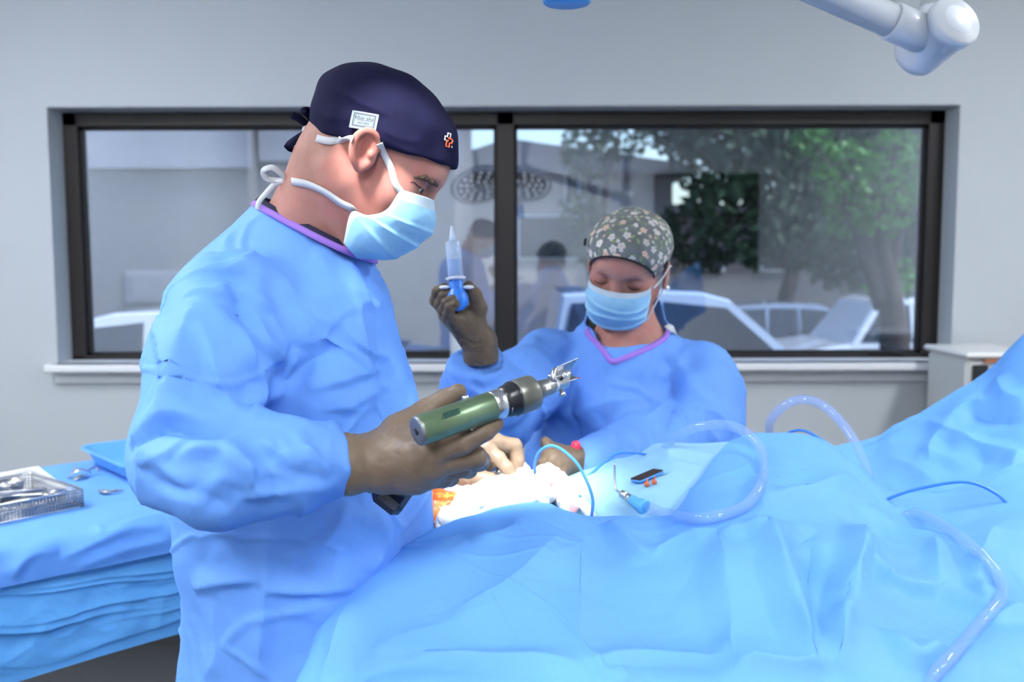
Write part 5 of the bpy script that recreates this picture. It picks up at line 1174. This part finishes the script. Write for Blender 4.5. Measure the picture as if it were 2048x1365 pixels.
def srg_gown(p):
    d = stack(p, GZ, GXF, GXB, GHY, 1.335)
    d = smin(d, sd_cap(p, (-.335, 1.225, 1.42), (-.335, 1.455, 1.42), .07), .05)
    d = smin(d, chain(p, [colC - colN * .05, colC + colN * .03], [.076, .057]), .02)
    arm = chain(p, [shR, W(424, 730, 1.11), elR, elR2, lerp(elR2, wrR, .55), wrR], [.078, .068, .055, .053, .050, .037], .025)
    d = smin(d, chain(p, [W(603, 470, 1.33), W(525, 552, 1.33), W(470, 625, 1.28)], [.055, .066, .076], .02), .025)
    d = smin(d, arm, .035)
    d = smin(d, chain(p, [shL, elL, wrL], [.08, .062, .04], .03), .03)
    d = smax(d, (p - colC.astype(np.float32)) @ colN.astype(np.float32), .004)
    wd = unit(wrR - elR2).astype(np.float32); near_w = sd_sph(p, wrR, .07)
    cut = np.where(near_w < 0, (p - wrR.astype(np.float32)) @ wd, -1.)
    return smax(d, cut, .003)
V, F = mesh_sdf(srg_gown, (-.56, .90, .36), (.02, 1.76, 1.62), .0036); N = normals(V, F)
P2 = proj(V)
armw = np.exp(-np.clip(np.minimum(seg_dist(V, shR, elR)[0] - .075, seg_dist(V, elR, wrR)[0] - .06), 0, 1) / .03)
fore = np.exp(-np.clip(seg_dist(V, elR, wrR)[0] - .06, 0, 1) / .02)
up_arm = unit(elR - shR); fo_ax = unit(wrR - elR)
d = .012 * armw * facet(V, .14, 12, (up_arm, 1.8)) + .007 * fore * facet(V, .085, 17, (fo_ax + np.array([0, 0, .8]), 2.0)) + (1 - armw) * .010 * facet(V, .15, 14) + .0016 * facet(V, .05, 15) - .004 * armw
d += .008 * (1 - armw) * sines(V, .28, 4, 6) * sstep(1.5, 1.3, V[:, 2])
shd = np.exp(-np.linalg.norm(V - W(470, 590, 1.12), axis=1) ** 2 / (2 * .055 ** 2)); d += shd * .005 * facet(V, .045, 19) + .0035 * pinch(V, .16, 81, .055) + .003 * shd * pinch(V, .06, 82, .12) + .003 * fore * pinch(V, .11, 83, .07)
fade = sstep(.0, .06, np.linalg.norm(V - colC, axis=1) - .055)
V = V + N * (d * fade)[:, None]; N = normals(V, F)
SG = [([(300, 640), (335, 720), (330, 800), (345, 845)], .010, .012, .03), ([(400, 640), (430, 740), (480, 830)], .010, .012, .03), ([(262, 930), (330, 905), (380, 870)], .009, .010, .02), ([(560, 870), (600, 930), (650, 940)], .007, .010, .02), ([(400, 960), (470, 955), (540, 1000)], .007, .012, .03), ([(340, 985), (400, 960), (450, 880)], -.006, .014, .03), ([(690, 640), (730, 700), (785, 720)], .006, .010, .03), ([(620, 780), (690, 760), (770, 740)], .006, .010, .03), ([(600, 600), (660, 640), (760, 600)], .005, .012, .04), ([(560, 900), (600, 1000), (590, 1090)], .006, .012, .03), ([(700, 1000), (650, 1080), (560, 1120)], .006, .012, .04), ([(440, 500), (470, 560), (505, 640), (530, 720), (535, 800)], -.017, .035, .035), ([(545, 800), (600, 745), (660, 700), (705, 690)], -.016, .02, .05), ([(600, 700), (560, 760), (545, 800)], .014, .025), ([(250, 905), (300, 860), (335, 845), (420, 862), (500, 850)], -.020, .016, .028),
      ([(335, 846), (350, 760), (372, 660), (395, 590)], .014, .03, .05), ([(255, 890), (330, 838), (420, 852)], .012, .02, .03), ([(480, 640), (500, 700), (520, 780), (505, 845)], .014, .025, .03), ([(430, 560), (500, 590), (545, 620)], .013, .012, .02), ([(360, 590), (420, 580), (470, 600)], .011, .012, .02), ([(410, 530), (455, 540), (510, 520)], .010, .012, .02), ([(500, 610), (530, 680), (570, 730)], .011, .012, .02),
      ([(275, 880), (330, 930), (420, 1010)], .010, .02, .03), ([(350, 910), (420, 900), (470, 930), (520, 1000)], .013, .014, .03), ([(440, 880), (500, 930), (590, 960)], .012, .014, .025), ([(520, 870), (560, 910), (640, 920)], .012, .014, .025), ([(590, 860), (620, 900), (660, 960)], .009, .012, .02), ([(470, 1000), (560, 985), (670, 975)], .009, .014, .02), ([(300, 960), (400, 990), (470, 1020)], -.008, .014),
      ([(700, 560), (735, 680), (742, 780)], .006, .03), ([(720, 800), (745, 790), (785, 770)], .006, .01, .02), ([(660, 850), (700, 815), (760, 800)], .007, .014, .03), ([(560, 545), (610, 640), (630, 700)], .007, .03), ([(378, 1178), (450, 1168), (520, 1166)], .010, .012, .03), ([(522, 1182), (620, 1186), (715, 1180)], .010, .012, .03), ([(521, 1085), (524, 1180), (520, 1290), (515, 1360)], .006, .02),
      ([(380, 1060), (400, 1110), (520, 1170)], -.006, .04), ([(750, 1010), (770, 1090), (740, 1150)], .008, .03), ([(640, 1200), (680, 1280), (640, 1350)], .006, .03), ([(420, 1200), (430, 1300), (400, 1362)], .006, .04), ([(560, 1010), (640, 1090), (760, 1120)], -.007, .06), ([(500, 430), (450, 480), (400, 540)], .006, .02), ([(640, 480), (680, 520), (740, 560)], .005, .03)]
for c_ in SG: V = V + N * crease_disp(V, N, c_[0], c_[1] * 1.05, *c_[2:])[:, None]
V = V + (relax(V, F, 8, .5) - V) * np.clip(shd * 1.2 - .1, .04, .7)[:, None]
GWN = obj('gown', V, F, M_gown, SRG); GV, GN = V, normals(V, F)
cu_ = np.cross(colN, colU)
ringp = lambda r1, r2, k: [colC + colN * k + (colU * r1 * math.cos(a) + cu_ * r2 * math.sin(a)) for a in np.linspace(0, 2 * math.pi, 60)]
def band(P, w, nrm_up, out, th=.002):
    """flat band standing on a closed loop"""
    P = np.array(P); C_ = P.mean(0); V_ = []
    for p in P:
        o2 = unit((p - C_) - nrm_up * ((p - C_) @ nrm_up)); t_ = unit(nrm_up + o2 * -out)
        V_ += [p + o2 * th, p + o2 * th + t_ * w, p + t_ * w, p]
    n_ = len(P); return np.array(V_), [[i * 4 + k, i * 4 + (k + 1) % 4, (i + 1) * 4 + (k + 1) % 4, (i + 1) * 4 + k] for i in range(n_ - 1) for k in range(4)]
hgt = (V - colC) @ colN; q2 = V - colC - np.outer(hgt, colN); rad = np.linalg.norm(q2, axis=1); ang = np.arctan2(q2 @ cu_, q2 @ colU)
sel = (hgt > -.012) & (rad < .14); bins = np.linspace(-math.pi, math.pi, 49); rr = np.array([rad[sel & (ang >= a - .07) & (ang <= a + .07)].max() for a in bins]); rr[0] = rr[-1] = (rr[0] + rr[-1]) / 2
rr = np.array([np.mean([rr[(k + d_) % 48] for d_ in (-2, -1, 0, 1, 2)]) for k in range(49)])
loop = lambda f_, k: [colC + colN * k + (colU * math.cos(a) + cu_ * math.sin(a)) * r_ * f_ for a, r_ in zip(bins, rr)]
obj('neck_binding', *band(loop(.975, -.004), .0095, colN, .55, .003), M_purple, GWN)
obj('scrub_collar', *band([p + colU * .003 for p in loop(.90, -.001)], .012, unit(colN + colU * .10), .45, .004), M_scrubn, SRG)
# trousers and shoes below the hem
for s in (-1, 1):
    hp = np.array([-.30, 1.335 + s * .09, .75]); ft_ = np.array([-.29, 1.335 + s * .11, .07]); Vt, Ft = mesh_sdf(lambda p: sd_cap(p, hp, ft_, .085, .06), (-.42, hp[1] - .13, .0), (-.18, hp[1] + .14, .86), .01)
    obj('trouser_leg', Vt, Ft, M_scrubn, SRG); fo = np.array([-.27, 1.335 + s * .11, 0])
    Vt, Ft = mesh_sdf(lambda p: smax(smin(sd_ell(p, fo + np.array([.03, 0, .035], np.float32), (.135, .05, .045)), sd_cap(p, fo + np.array([-.06, 0, .03], np.float32), fo + np.array([-.05, 0, .09], np.float32), .045), .03), .0 - p[..., 2] + .002, .004), fo + np.array([-.16, -.08, -.01]), fo + np.array([.2, .08, .16]), .006); obj('shoe', Vt, Ft, M_scrubk, SRG)
# right hand on the handpiece
hand(SRG, [J_(664, 928, 1.075, .0335), J_(700, 928, 1.075, .0325)], J_(752, 922, 1.085, .029),
     [J_(858, 904, 1.035, .0165), J_(862, 926, 1.042, .0175), J_(848, 945, 1.055, .0165), J_(832, 957, 1.068, .0155)],
     [[J_(925, 887, 1.032, .0125), J_(968, 863, 1.038, .0112), J_(991, 849, 1.045, .0088)], [J_(950, 915, 1.052, .0128), J_(958, 922, 1.085, .0118), J_(925, 925, 1.10, .0105)], [J_(920, 935, 1.075, .0122), J_(935, 938, 1.10, .0112), J_(900, 938, 1.115, .010)], [J_(885, 955, 1.095, .0112), J_(900, 956, 1.115, .010), J_(875, 955, 1.125, .009)]],
     [J_(800, 868, 1.10, .024), J_(852, 826, 1.115, .0165), J_(890, 800, 1.115, .0125), J_(916, 784, 1.11, .0098)],
     [(W(752, 922, 1.085), W(840, 880, 1.07), .028, .022), (W(790, 905, 1.085), W(840, 925, 1.07), .03, .026), (W(770, 945, 1.085), W(820, 955, 1.085), .024, .020)], seed=1)
# left hand in the lamp light
hand(SRG, [J_(880, 950, 1.53, .030), J_(900, 945, 1.52, .029)], J_(925, 935, 1.51, .025),
     [J_(968, 897, 1.485, .0145), J_(985, 886, 1.51, .0150), J_(982, 892, 1.53, .0145), J_(975, 905, 1.55, .013)],
     [[J_(996, 918, 1.475, .0115), J_(1012, 936, 1.47, .0105), J_(1026, 954, 1.47, .0088)], [J_(1028, 892, 1.52, .0122), J_(1034, 922, 1.515, .011), J_(1024, 950, 1.51, .009)], [J_(1018, 903, 1.55, .0118), J_(1022, 930, 1.545, .0105), J_(1012, 950, 1.54, .009)], [J_(1000, 915, 1.57, .0105), J_(1005, 938, 1.565, .0095), J_(998, 955, 1.56, .0085)]],
     [J_(935, 955, 1.485, .019), J_(958, 958, 1.475, .0145), J_(980, 962, 1.47, .012), J_(996, 970, 1.47, .0095)],
     [(W(925, 935, 1.51), W(970, 920, 1.51), .026, .02)], seed=2)
# ================================================================== assisting nurse
NRS = thing('person', 'nurse in floral cap and face mask behind the table, raising a bulb syringe', 'person', (.23, 1.95, 0), 'operating team in blue gowns')
a_, b_, c_ = math.radians(20), math.radians(20), math.radians(10)
nf = np.array([-math.sin(a_) * math.cos(b_), -math.cos(a_) * math.cos(b_), -math.sin(b_)]); nl = np.array([math.cos(a_), -math.sin(a_), 0]); nu_ = np.cross(nf, nl)
nl, nu_ = nl * math.cos(c_) - nu_ * math.sin(c_), nu_ * math.cos(c_) + nl * math.sin(c_)
NR = np.stack([nf, nl, nu_], 1).astype(np.float32); NO = (W(1236, 564, 1.83) - nf * .082).astype(np.float32)
nlc = lambda p: (p - NO) @ NR
nw = lambda q: NO + np.asarray(q, float) @ NR.T.astype(float)
n1, n2 = nw((-.02, 0, -.05)), W(1252, 690, 1.945)
EL = lambda x, y, z: nw((x, y, z))
def nrs_body(p):
    q = nlc(p); d = head_sdf(q, .95, False, jaw=.97)
    d = smin(d, chain(p, [n1, lerp(n1, n2, .6), n2, n2 + np.array([0, .02, -.12])], [.052, .052, .075, .12], .02), .025)
    d = smin(d, sd_cap(p, W(1215, 745, 1.86), W(1290, 730, 1.9), .05), .06)
    e = sd_ell(q, (-.012, .0775, -.004), (.016, .006, .026)); e = smin(e, sd_ell(q, (-.004, .078, -.028), (.008, .005, .009)), .005)
    e = smin(e, sd_ell(q, (-.012, -.0775, -.004), (.016, .006, .026)), .002)
    return smin(d, e, .005)
V, F = mesh_sdf(nrs_body, np.minimum(NO, n2) + (-.16, -.14, -.15), np.maximum(NO, n2) + (.17, .15, .15), .0024)
L = (V - NO) @ NR; c = skin_colour(V, L) * .96
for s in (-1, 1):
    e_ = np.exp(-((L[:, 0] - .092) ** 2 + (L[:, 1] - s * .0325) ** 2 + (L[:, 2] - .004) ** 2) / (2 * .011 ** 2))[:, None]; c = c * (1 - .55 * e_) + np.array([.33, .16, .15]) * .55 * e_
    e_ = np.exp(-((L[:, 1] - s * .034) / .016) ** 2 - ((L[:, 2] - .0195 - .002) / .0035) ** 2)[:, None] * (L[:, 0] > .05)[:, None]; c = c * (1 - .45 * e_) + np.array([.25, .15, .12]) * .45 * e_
obj('body', V, F, M_skin, NRS, col=c); NBV, NBN = V, normals(V, F)
for s in (-1, 1):
    obj('eyelash', *tube([nw((.0775 + .0141 * math.cos(t), s * .0325 + s * .0141 * math.sin(t), -.0055 - .001 * math.cos(2 * t))) for t in np.linspace(-1.0, 1.2, 12)], [.0005, .0013, .0007], 24, 6), M_lash, NRS)
    obj('eyelid_shade_line', *tube([nw((.0775 + .0139 * math.cos(t), s * .0325 + s * .0139 * math.sin(t), .0048 + .0012 * math.cos(t))) for t in np.linspace(-.8, 1.0, 10)], .0005, 20, 5), mat('lid_shade', (.22, .11, .10), rough=.7), NRS)  # dark line painting the shade of the lid crease
# floral cap
ncc, ncr = (.000, 0, .040), (.1000, .0815, .0720); nk, nz0 = .94, -.037
def nrs_cap(p):
    q = nlc(p); d = sd_ell(q, ncc, ncr); d = smin(d, sd_ell(q, (-.042, 0, .045), (.060, .069, .054)), .03)
    return smax(d, (nz0 + nk * q[..., 0] - q[..., 2]) / 1.1, .003)
V, F = mesh_sdf(nrs_cap, NO - .17, NO + .19, .0017); N = normals(V, F)
V = V + N * (.004 * crumple(V, .06, 51) + .0014 * crumple(V, .025, 52))[:, None]
rg = np.random.default_rng(12); col = np.tile(np.array([.13, .145, .15]), (len(V), 1)) * (1 + .08 * sines(V, .02, 4, 6))[:, None]
def stamp(n, rmin, rmax, kind, mind):
    placed = []
    for k in rg.permutation(len(V)):
        if len(placed) >= n: break
        if V[k] @ (0, 0, 1) < NO[2] - .05: continue
        if all(np.linalg.norm(V[k] - q_) > mind for q_ in placed): placed.append(V[k].copy())
        else: continue
        r = rg.uniform(rmin, rmax); m_ = np.nonzero(np.linalg.norm(V - V[k], axis=1) < r * 1.5)[0]
        x_, y_, _ = frame_from(N[k]); e = V[m_] - V[k]; a, b = e @ x_, e @ y_; ph = rg.uniform(0, 6.28); rr = np.hypot(a, b) / r; an = np.arctan2(b, a) + ph
        if kind == 'flower':
            pet = rr < .55 + .45 * np.abs(np.cos(an * 2.5)) ** .7; cc_ = np.array([.62, .60, .60]) if rg.random() < .72 else np.array([.66, .47, .38])
            col[m_[pet]] = cc_ * rg.uniform(.8, 1.05) * (.82 + .18 * np.clip(rr[pet], 0, 1))[:, None]; col[m_[rr < .2]] = (.40, .26, .12)
        else:
            u, v = (a * math.cos(ph) + b * math.sin(ph)) / r, (b * math.cos(ph) - a * math.sin(ph)) / r; lf = (u * u + (v / .42) ** 2) < 1; col[m_[lf]] = np.array([.20, .30, .13]) * rg.uniform(.7, 1.15)
stamp(230, .004, .0065, 'leaf', .009); stamp(200, .0028, .0045, 'flower', .011); stamp(130, .0055, .0085, 'flower', .0155)
NCAP = obj('surgical_cap', V, F, M_capf, NRS, col=col); NCV, NCN = V, normals(V, F)
obj('edge_trim', *tube(nw(cut_curve(ncc, np.array(ncr) + .0008, nk, nz0)), .0022, 72, 7, smooth=False, cap=False), M_scrubk, NCAP)
k = pick(NCV, NCN, [(1337, 533)])[0]; obj('cap_button', *lathe([(-.001, .0075), (.0025, .0075), (.0035, .006)], NCV[k], NCN[k], 20), M_scrubk, NCAP)
obj('cap_button', *lathe([(-.001, .0075), (.0025, .0075), (.0035, .006)], nw((.045, -.079, .055)), unit(NR @ np.array([.3, -1, .1])), 20), M_scrubk, NCAP)
# mask and loops
mid = [(.117, -.012), (.1325, -.036), (.1290, -.064), (.112, -.094), (.078, -.120)]
side = [(.062, .0665, -.008), (.060, .067, -.030), (.060, .066, -.052), (.056, .062, -.078), (.046, .050, -.108)]
NM, NMV, NMN = mask(NRS, NO.astype(float), NR.astype(float), mid, side, 8, [(.34, .09), (.55, .10), (.75, .12)], .0045, asym=1, sc=.93)
obj('ear_loop', *tube([nw((.062, .067, -.010)), nw((.03, .0775, .002)), nw((-.002, .083, .014)), nw((-.022, .084, .006))], .0017, 24, 7), M_tape, NM)
obj('ear_loop', *tube([nw((.050, .058, -.088)), nw((.025, .068, -.060)), nw((.0, .078, -.032)), nw((-.016, .083, -.012))], .0017, 24, 7), M_tape, NM)
ee = nw((-.002, .084, -.032)); obj('earring', *lathe([(-.005 * math.cos(t), .005 * math.sin(t)) for t in np.linspace(.05, 3.09, 12)], ee, (0, 0, 1), 16), mat('pearl', (.82, .8, .76), rough=.15, coat=1), NRS)
# gown
NZ = np.array([1.345, 1.31, 1.27, 1.20, 1.10, .95, .70, .40])
NXF = .232 + np.array([.085, .125, .160, .180, .190, .195, .21, .24]); NXB = .232 - np.array([.085, .125, .160, .180, .190, .195, .21, .24]); NHY = np.array([.085, .10, .115, .13, .135, .14, .16, .18])
sA, eA, wA = W(1095, 730, 1.93), W(988, 850, 1.74), W(958, 722, 1.675)
sB, eB, wB = W(1383, 772, 1.93), W(1408, 868, 1.84), W(1185, 940, 1.655)
ncN = unit(np.array([-.05, -.38, .92])); ncC = W(1245, 690, 1.92)
def nrs_gown(p):
    d = stack(p, NZ, NXF, NXB, NHY, 1.965, 2.3)
    d = smin(d, sd_cap(p, W(1105, 732, 1.94), W(1372, 752, 1.94), .058), .05)
    d = smin(d, sd_cap(p, n2 + np.array([0, .0, -.05]), n2 + np.array([0, .02, .05]), .105, .082), .04)
    d = smin(d, sd_cap(p, W(1230, 770, 1.86), W(1245, 900, 1.83), .075, .09), .08)
    d = smin(d, chain(p, [sA, lerp(sA, eA, .5), eA, lerp(eA, wA, .55), wA], [.072, .072, .066, .062, .048], .03), .03)
    d = smin(d, chain(p, [sB, lerp(sB, eB, .5), eB, lerp(eB, wB, .5), wB], [.078, .078, .070, .062, .045], .03), .03)
    q = p - ncC.astype(np.float32)
    # neck opening: a tilted V-shaped well around the neck
    hole = np.maximum(sd_ell(p, n2 + np.array([0, -.01, .05]), (.083, .082, .075)), -1)
    vee = sd_cap(p, W(1212, 712, 1.84), W(1250, 650, 1.88), .012, .075)
    d = smax(d, -smin(hole, vee, .02), .006)
    wd = unit(wA - eA).astype(np.float32); cut = np.where(sd_sph(p, wA, .075) < 0, (p - wA.astype(np.float32)) @ wd, -1.)
    return smax(d, cut, .003)
V, F = mesh_sdf(nrs_gown, (-.16, 1.55, .42), (.54, 2.16, 1.45), .0042); N = normals(V, F)
arm_ = np.exp(-np.clip(np.minimum(np.minimum(seg_dist(V, sA, eA)[0], seg_dist(V, eA, wA)[0]), np.minimum(seg_dist(V, sB, eB)[0], seg_dist(V, eB, wB)[0])) - .07, 0, 1) / .03)
fade = sstep(.0, .05, np.linalg.norm(V - (n2 + np.array([0, -.01, .05])), axis=1) - .085)
d = .008 * arm_ * facet(V, .08, 61) + .008 * facet(V, .12, 62, ((0.2, 0, 1), 1.8)) + .004 * facet(V, .05, 63) + .004 * pinch(V, .13, 91, .09) + .006 * sines(V, .22, 9, 6)
V = V + N * (d * fade)[:, None]; N = normals(V, F)
for c2 in [([(1320, 690), (1345, 760), (1335, 840), (1325, 905)], -.014, .02, .03), ([(1345, 700), (1390, 780), (1450, 830)], .008, .03), ([(1160, 690), (1130, 770), (1125, 840)], .009, .03), ([(1050, 720), (1030, 770), (1040, 820)], -.010, .02), ([(930, 750), (970, 760), (1010, 745)], .008, .015), ([(925, 770), (960, 790), (990, 785)], .008, .015), ([(1290, 830), (1320, 815), (1350, 790)], .010, .014), ([(1400, 820), (1440, 830), (1470, 870)], .009, .018), ([(1395, 800), (1410, 850), (1450, 890)], .009, .018), ([(1210, 740), (1230, 800), (1220, 880)], .005, .04), ([(1100, 850), (1200, 810), (1300, 800)], .006, .03), ([(1260, 720), (1300, 760), (1320, 800)], .006, .03)]:
    V = V + N * crease_disp(V, N, *c2)[:, None]
V = relax(V, F, 1, .12); NG = obj('gown', V, F, M_gown2, NRS); NGV, NGN = V, normals(V, F)
# purple neck binding along the opening edge, black undershirt, white tab
nb = [(1340, 652), (1332, 672), (1310, 690), (1280, 700), (1252, 712), (1222, 718), (1205, 700), (1192, 684), (1172, 668), (1170, 655)]
P_, N_ = on(NGV, NGN, nb, .001); obj('neck_binding', *ribbon(P_, .011, N_, .003, 90), M_purple, NG)
P_, N_ = on(NBV, NBN, [(1195, 650), (1196, 664), (1200, 678)], .0); 
Vu, Fu = mesh_sdf(lambda p: np.maximum(chain(p, [n2 + np.array([-.03, .02, -.06]), n2 + np.array([-.035, .015, .02])], [.075, .05], .02), sd_sph(p, W(1178, 672, 1.91), .055)), n2 - .15, n2 + .12, .004)
obj('undershirt', Vu, Fu, M_scrubk, NRS)
P_, N_ = on(NGV, NGN, [(1332, 657), (1345, 656), (1356, 660)], .003); obj('velcro_tab', *ribbon(P_, .02, N_, .002, 12), M_tape, NG)
for s in (-1, 1):
    hp = np.array([.232 + s * .09, 1.965, .7]); ft_ = np.array([.232 + s * .1, 1.965, .07]); Vt, Ft = mesh_sdf(lambda p: sd_cap(p, hp, ft_, .085, .055), hp + (-.13, -.13, -.7), hp + (.13, .13, .12), .01); obj('trouser_leg', Vt, Ft, M_scrubk, NRS)
    fo = np.array([.232 + s * .1, 1.93, 0]); Vt, Ft = mesh_sdf(lambda p: smax(sd_ell(p, fo + np.array([0, -.02, .035], np.float32), (.045, .125, .05)), .002 - p[..., 2], .004), fo + (-.08, -.18, -.01), fo + (.08, .14, .12), .006); obj('shoe', Vt, Ft, M_scrubk, NRS)
# raised hand
hand(NRS, [J_(962, 722, 1.675, .029), J_(961, 706, 1.672, .0285)], J_(958, 682, 1.67, .026),
     [J_(893, 622, 1.682, .0135), J_(896, 630, 1.665, .0140), J_(903, 637, 1.65, .0132), J_(912, 644, 1.638, .012)],
     [[J_(871, 601, 1.678, .0110), J_(875, 583, 1.662, .0098), J_(889, 575, 1.645, .0082)], [J_(880, 608, 1.652, .0112), J_(888, 593, 1.634, .0100), J_(906, 585, 1.628, .0085)], [J_(888, 621, 1.630, .0108), J_(893, 606, 1.618, .0096), J_(907, 598, 1.614, .0082)], [J_(897, 630, 1.618, .0098), J_(900, 616, 1.606, .0088), J_(911, 608, 1.603, .0075)]],
     [J_(948, 650, 1.66, .019), J_(957, 617, 1.655, .0148), J_(950, 591, 1.648, .0118), J_(937, 573, 1.645, .0095)],
     [(W(958, 682, 1.67), W(925, 635, 1.655), .026, .02), (W(945, 650, 1.66), W(915, 628, 1.66), .02, .017)], seed=3, h=.0018, m=M_glove_unlit)
# lower hand at the field
hand(NRS, [J_(1190, 938, 1.66, .030), J_(1172, 932, 1.65, .029)], J_(1155, 926, 1.64, .026),
     [J_(1100, 912, 1.60, .0140), J_(1108, 918, 1.595, .0140), J_(1116, 926, 1.592, .0130), J_(1126, 934, 1.592, .0115)],
     [[J_(1086, 930, 1.585, .0112), J_(1092, 945, 1.588, .0100), J_(1104, 946, 1.595, .0085)], [J_(1096, 938, 1.572, .0115), J_(1103, 950, 1.576, .0100), J_(1112, 950, 1.585, .0085)], [J_(1108, 944, 1.570, .0108), J_(1114, 954, 1.575, .0095), J_(1120, 954, 1.585, .008)], [J_(1120, 950, 1.572, .0098), J_(1124, 958, 1.578, .0085), J_(1130, 957, 1.586, .0075)]],
     [J_(1110, 905, 1.62, .016), J_(1100, 901, 1.615, .0130), J_(1095, 893, 1.615, .0110), J_(1090, 884, 1.615, .0090)],
     [(W(1155, 926, 1.64), W(1115, 922, 1.61), .026, .02)], seed=4, h=.0018, m=M_glove_unlit)
# ------------------------------------------------------------------ bulb syringe
M_bulb = mat('bulb_blue', (.03, .20, .72), rough=.35)
M_clear = bpy.data.materials.new('clear_barrel'); M_clear.use_nodes = True; _b = M_clear.node_tree.nodes['Principled BSDF']
_b.inputs['Base Color'].default_value = (.62, .78, .95, 1); _b.inputs['Alpha'].default_value = .24; _b.inputs['Roughness'].default_value = .15; _b.inputs['Coat Weight'].default_value = .4
M_liq = bpy.data.materials.new('blue_liquid'); M_liq.use_nodes = True; _b = M_liq.node_tree.nodes['Principled BSDF']
_b.inputs['Base Color'].default_value = (.10, .32, .75, 1); _b.inputs['Alpha'].default_value = .55; _b.inputs['Roughness'].default_value = .1
y0, y1 = W(915, 600, 1.627), W(906, 487, 1.640); ya = unit(y1 - y0)
BS = thing('bulb_syringe', 'clear bulb syringe with blue rubber bulb held upright in the raised glove', 'syringe', y0 - (0, 0, .02))
L0 = np.linalg.norm(W(909, 557, 1.632) - y0); L1 = np.linalg.norm(y1 - y0); L2 = np.linalg.norm(W(905, 453, 1.644) - y0)
obj('bulb', *lathe([(-.0195, .002), (-.018, .008), (-.013, .0145), (-.005, .0185), (.003, .0192), (.011, .0165), (.016, .0135), (.020, .0118), (L0 + .004, .0115), (L0 + .006, .010)], y0, ya, 32), M_bulb, BS)
obj('barrel', *lathe([(L0 - .004, .0125), (L0 + .002, .0138), (L1, .0138), (L1 + .002, .0128), (L1 + .002, .0122), (L1 - .001, .0125), (L0, .0125)], y0, ya, 32, cap=False), M_clear, BS)
obj('shoulder', *lathe([(L1 - .001, .0136), (L1 + .0025, .0120), (L1 + .004, .006)], y0, ya, 28), M_clear, BS)
obj('nozzle', *lathe([(L1 + .003, .0062), (L1 + .012, .0050), (L2, .0018), (L2 + .001, .0012)], y0, ya, 20), mat('nozzle_white', (.55, .66, .80), rough=.35), BS)
obj('liquid', *lathe([(L0, .0118), (L0 + .032, .0118)], y0, ya, 28), M_liq, BS)
x_, y_, _ = frame_from(ya); rx_ = np.array([1., 0, 0])
obj('flange', *lathe([(L0 - .003, .0138), (L0 - .001, .0175), (L0 + .001, .0175), (L0 + .002, .0140)], y0, ya, 28, cap=False), M_white2, BS)
for s in (-1, 1):
    pc = y0 + ya * (.022) + rx_ * s * .020
    Vf, Ff = mesh_sdf(lambda p: sd_ell(p, pc, (.010, .009, .0035)), pc - .014, pc + .014, .0016); obj('grip_tab', Vf, Ff, M_white2, BS)
# clear bottle standing on the sill
sb_ = np.array([W(918, 720, YW - .02)[0], YW + .02, wz0 + .004]); 
bt = thing('plastic_bottle', 'clear plastic bottle standing on the window sill behind the raised glove', 'bottle', sb_)
M_clr2 = bpy.data.materials.new('clear_bottle'); M_clr2.use_nodes = True; _b = M_clr2.node_tree.nodes['Principled BSDF']; _b.inputs['Base Color'].default_value = (.80, .88, .95, 1); _b.inputs['Alpha'].default_value = .5; _b.inputs['Roughness'].default_value = .12
obj('bottle_body', *lathe([(0, .030), (.004, .036), (.03, .037), (.04, .0355), (.05, .037), (.11, .037), (.12, .0355), (.13, .037), (.15, .034), (.17, .020), (.178, .0135), (.19, .0135)], sb_, (0, 0, 1), 28), M_clr2, bt)
obj('bottle_cap', *lathe([(.182, .015), (.196, .015), (.198, .013)], sb_, (0, 0, 1), 20), M_white2, bt)
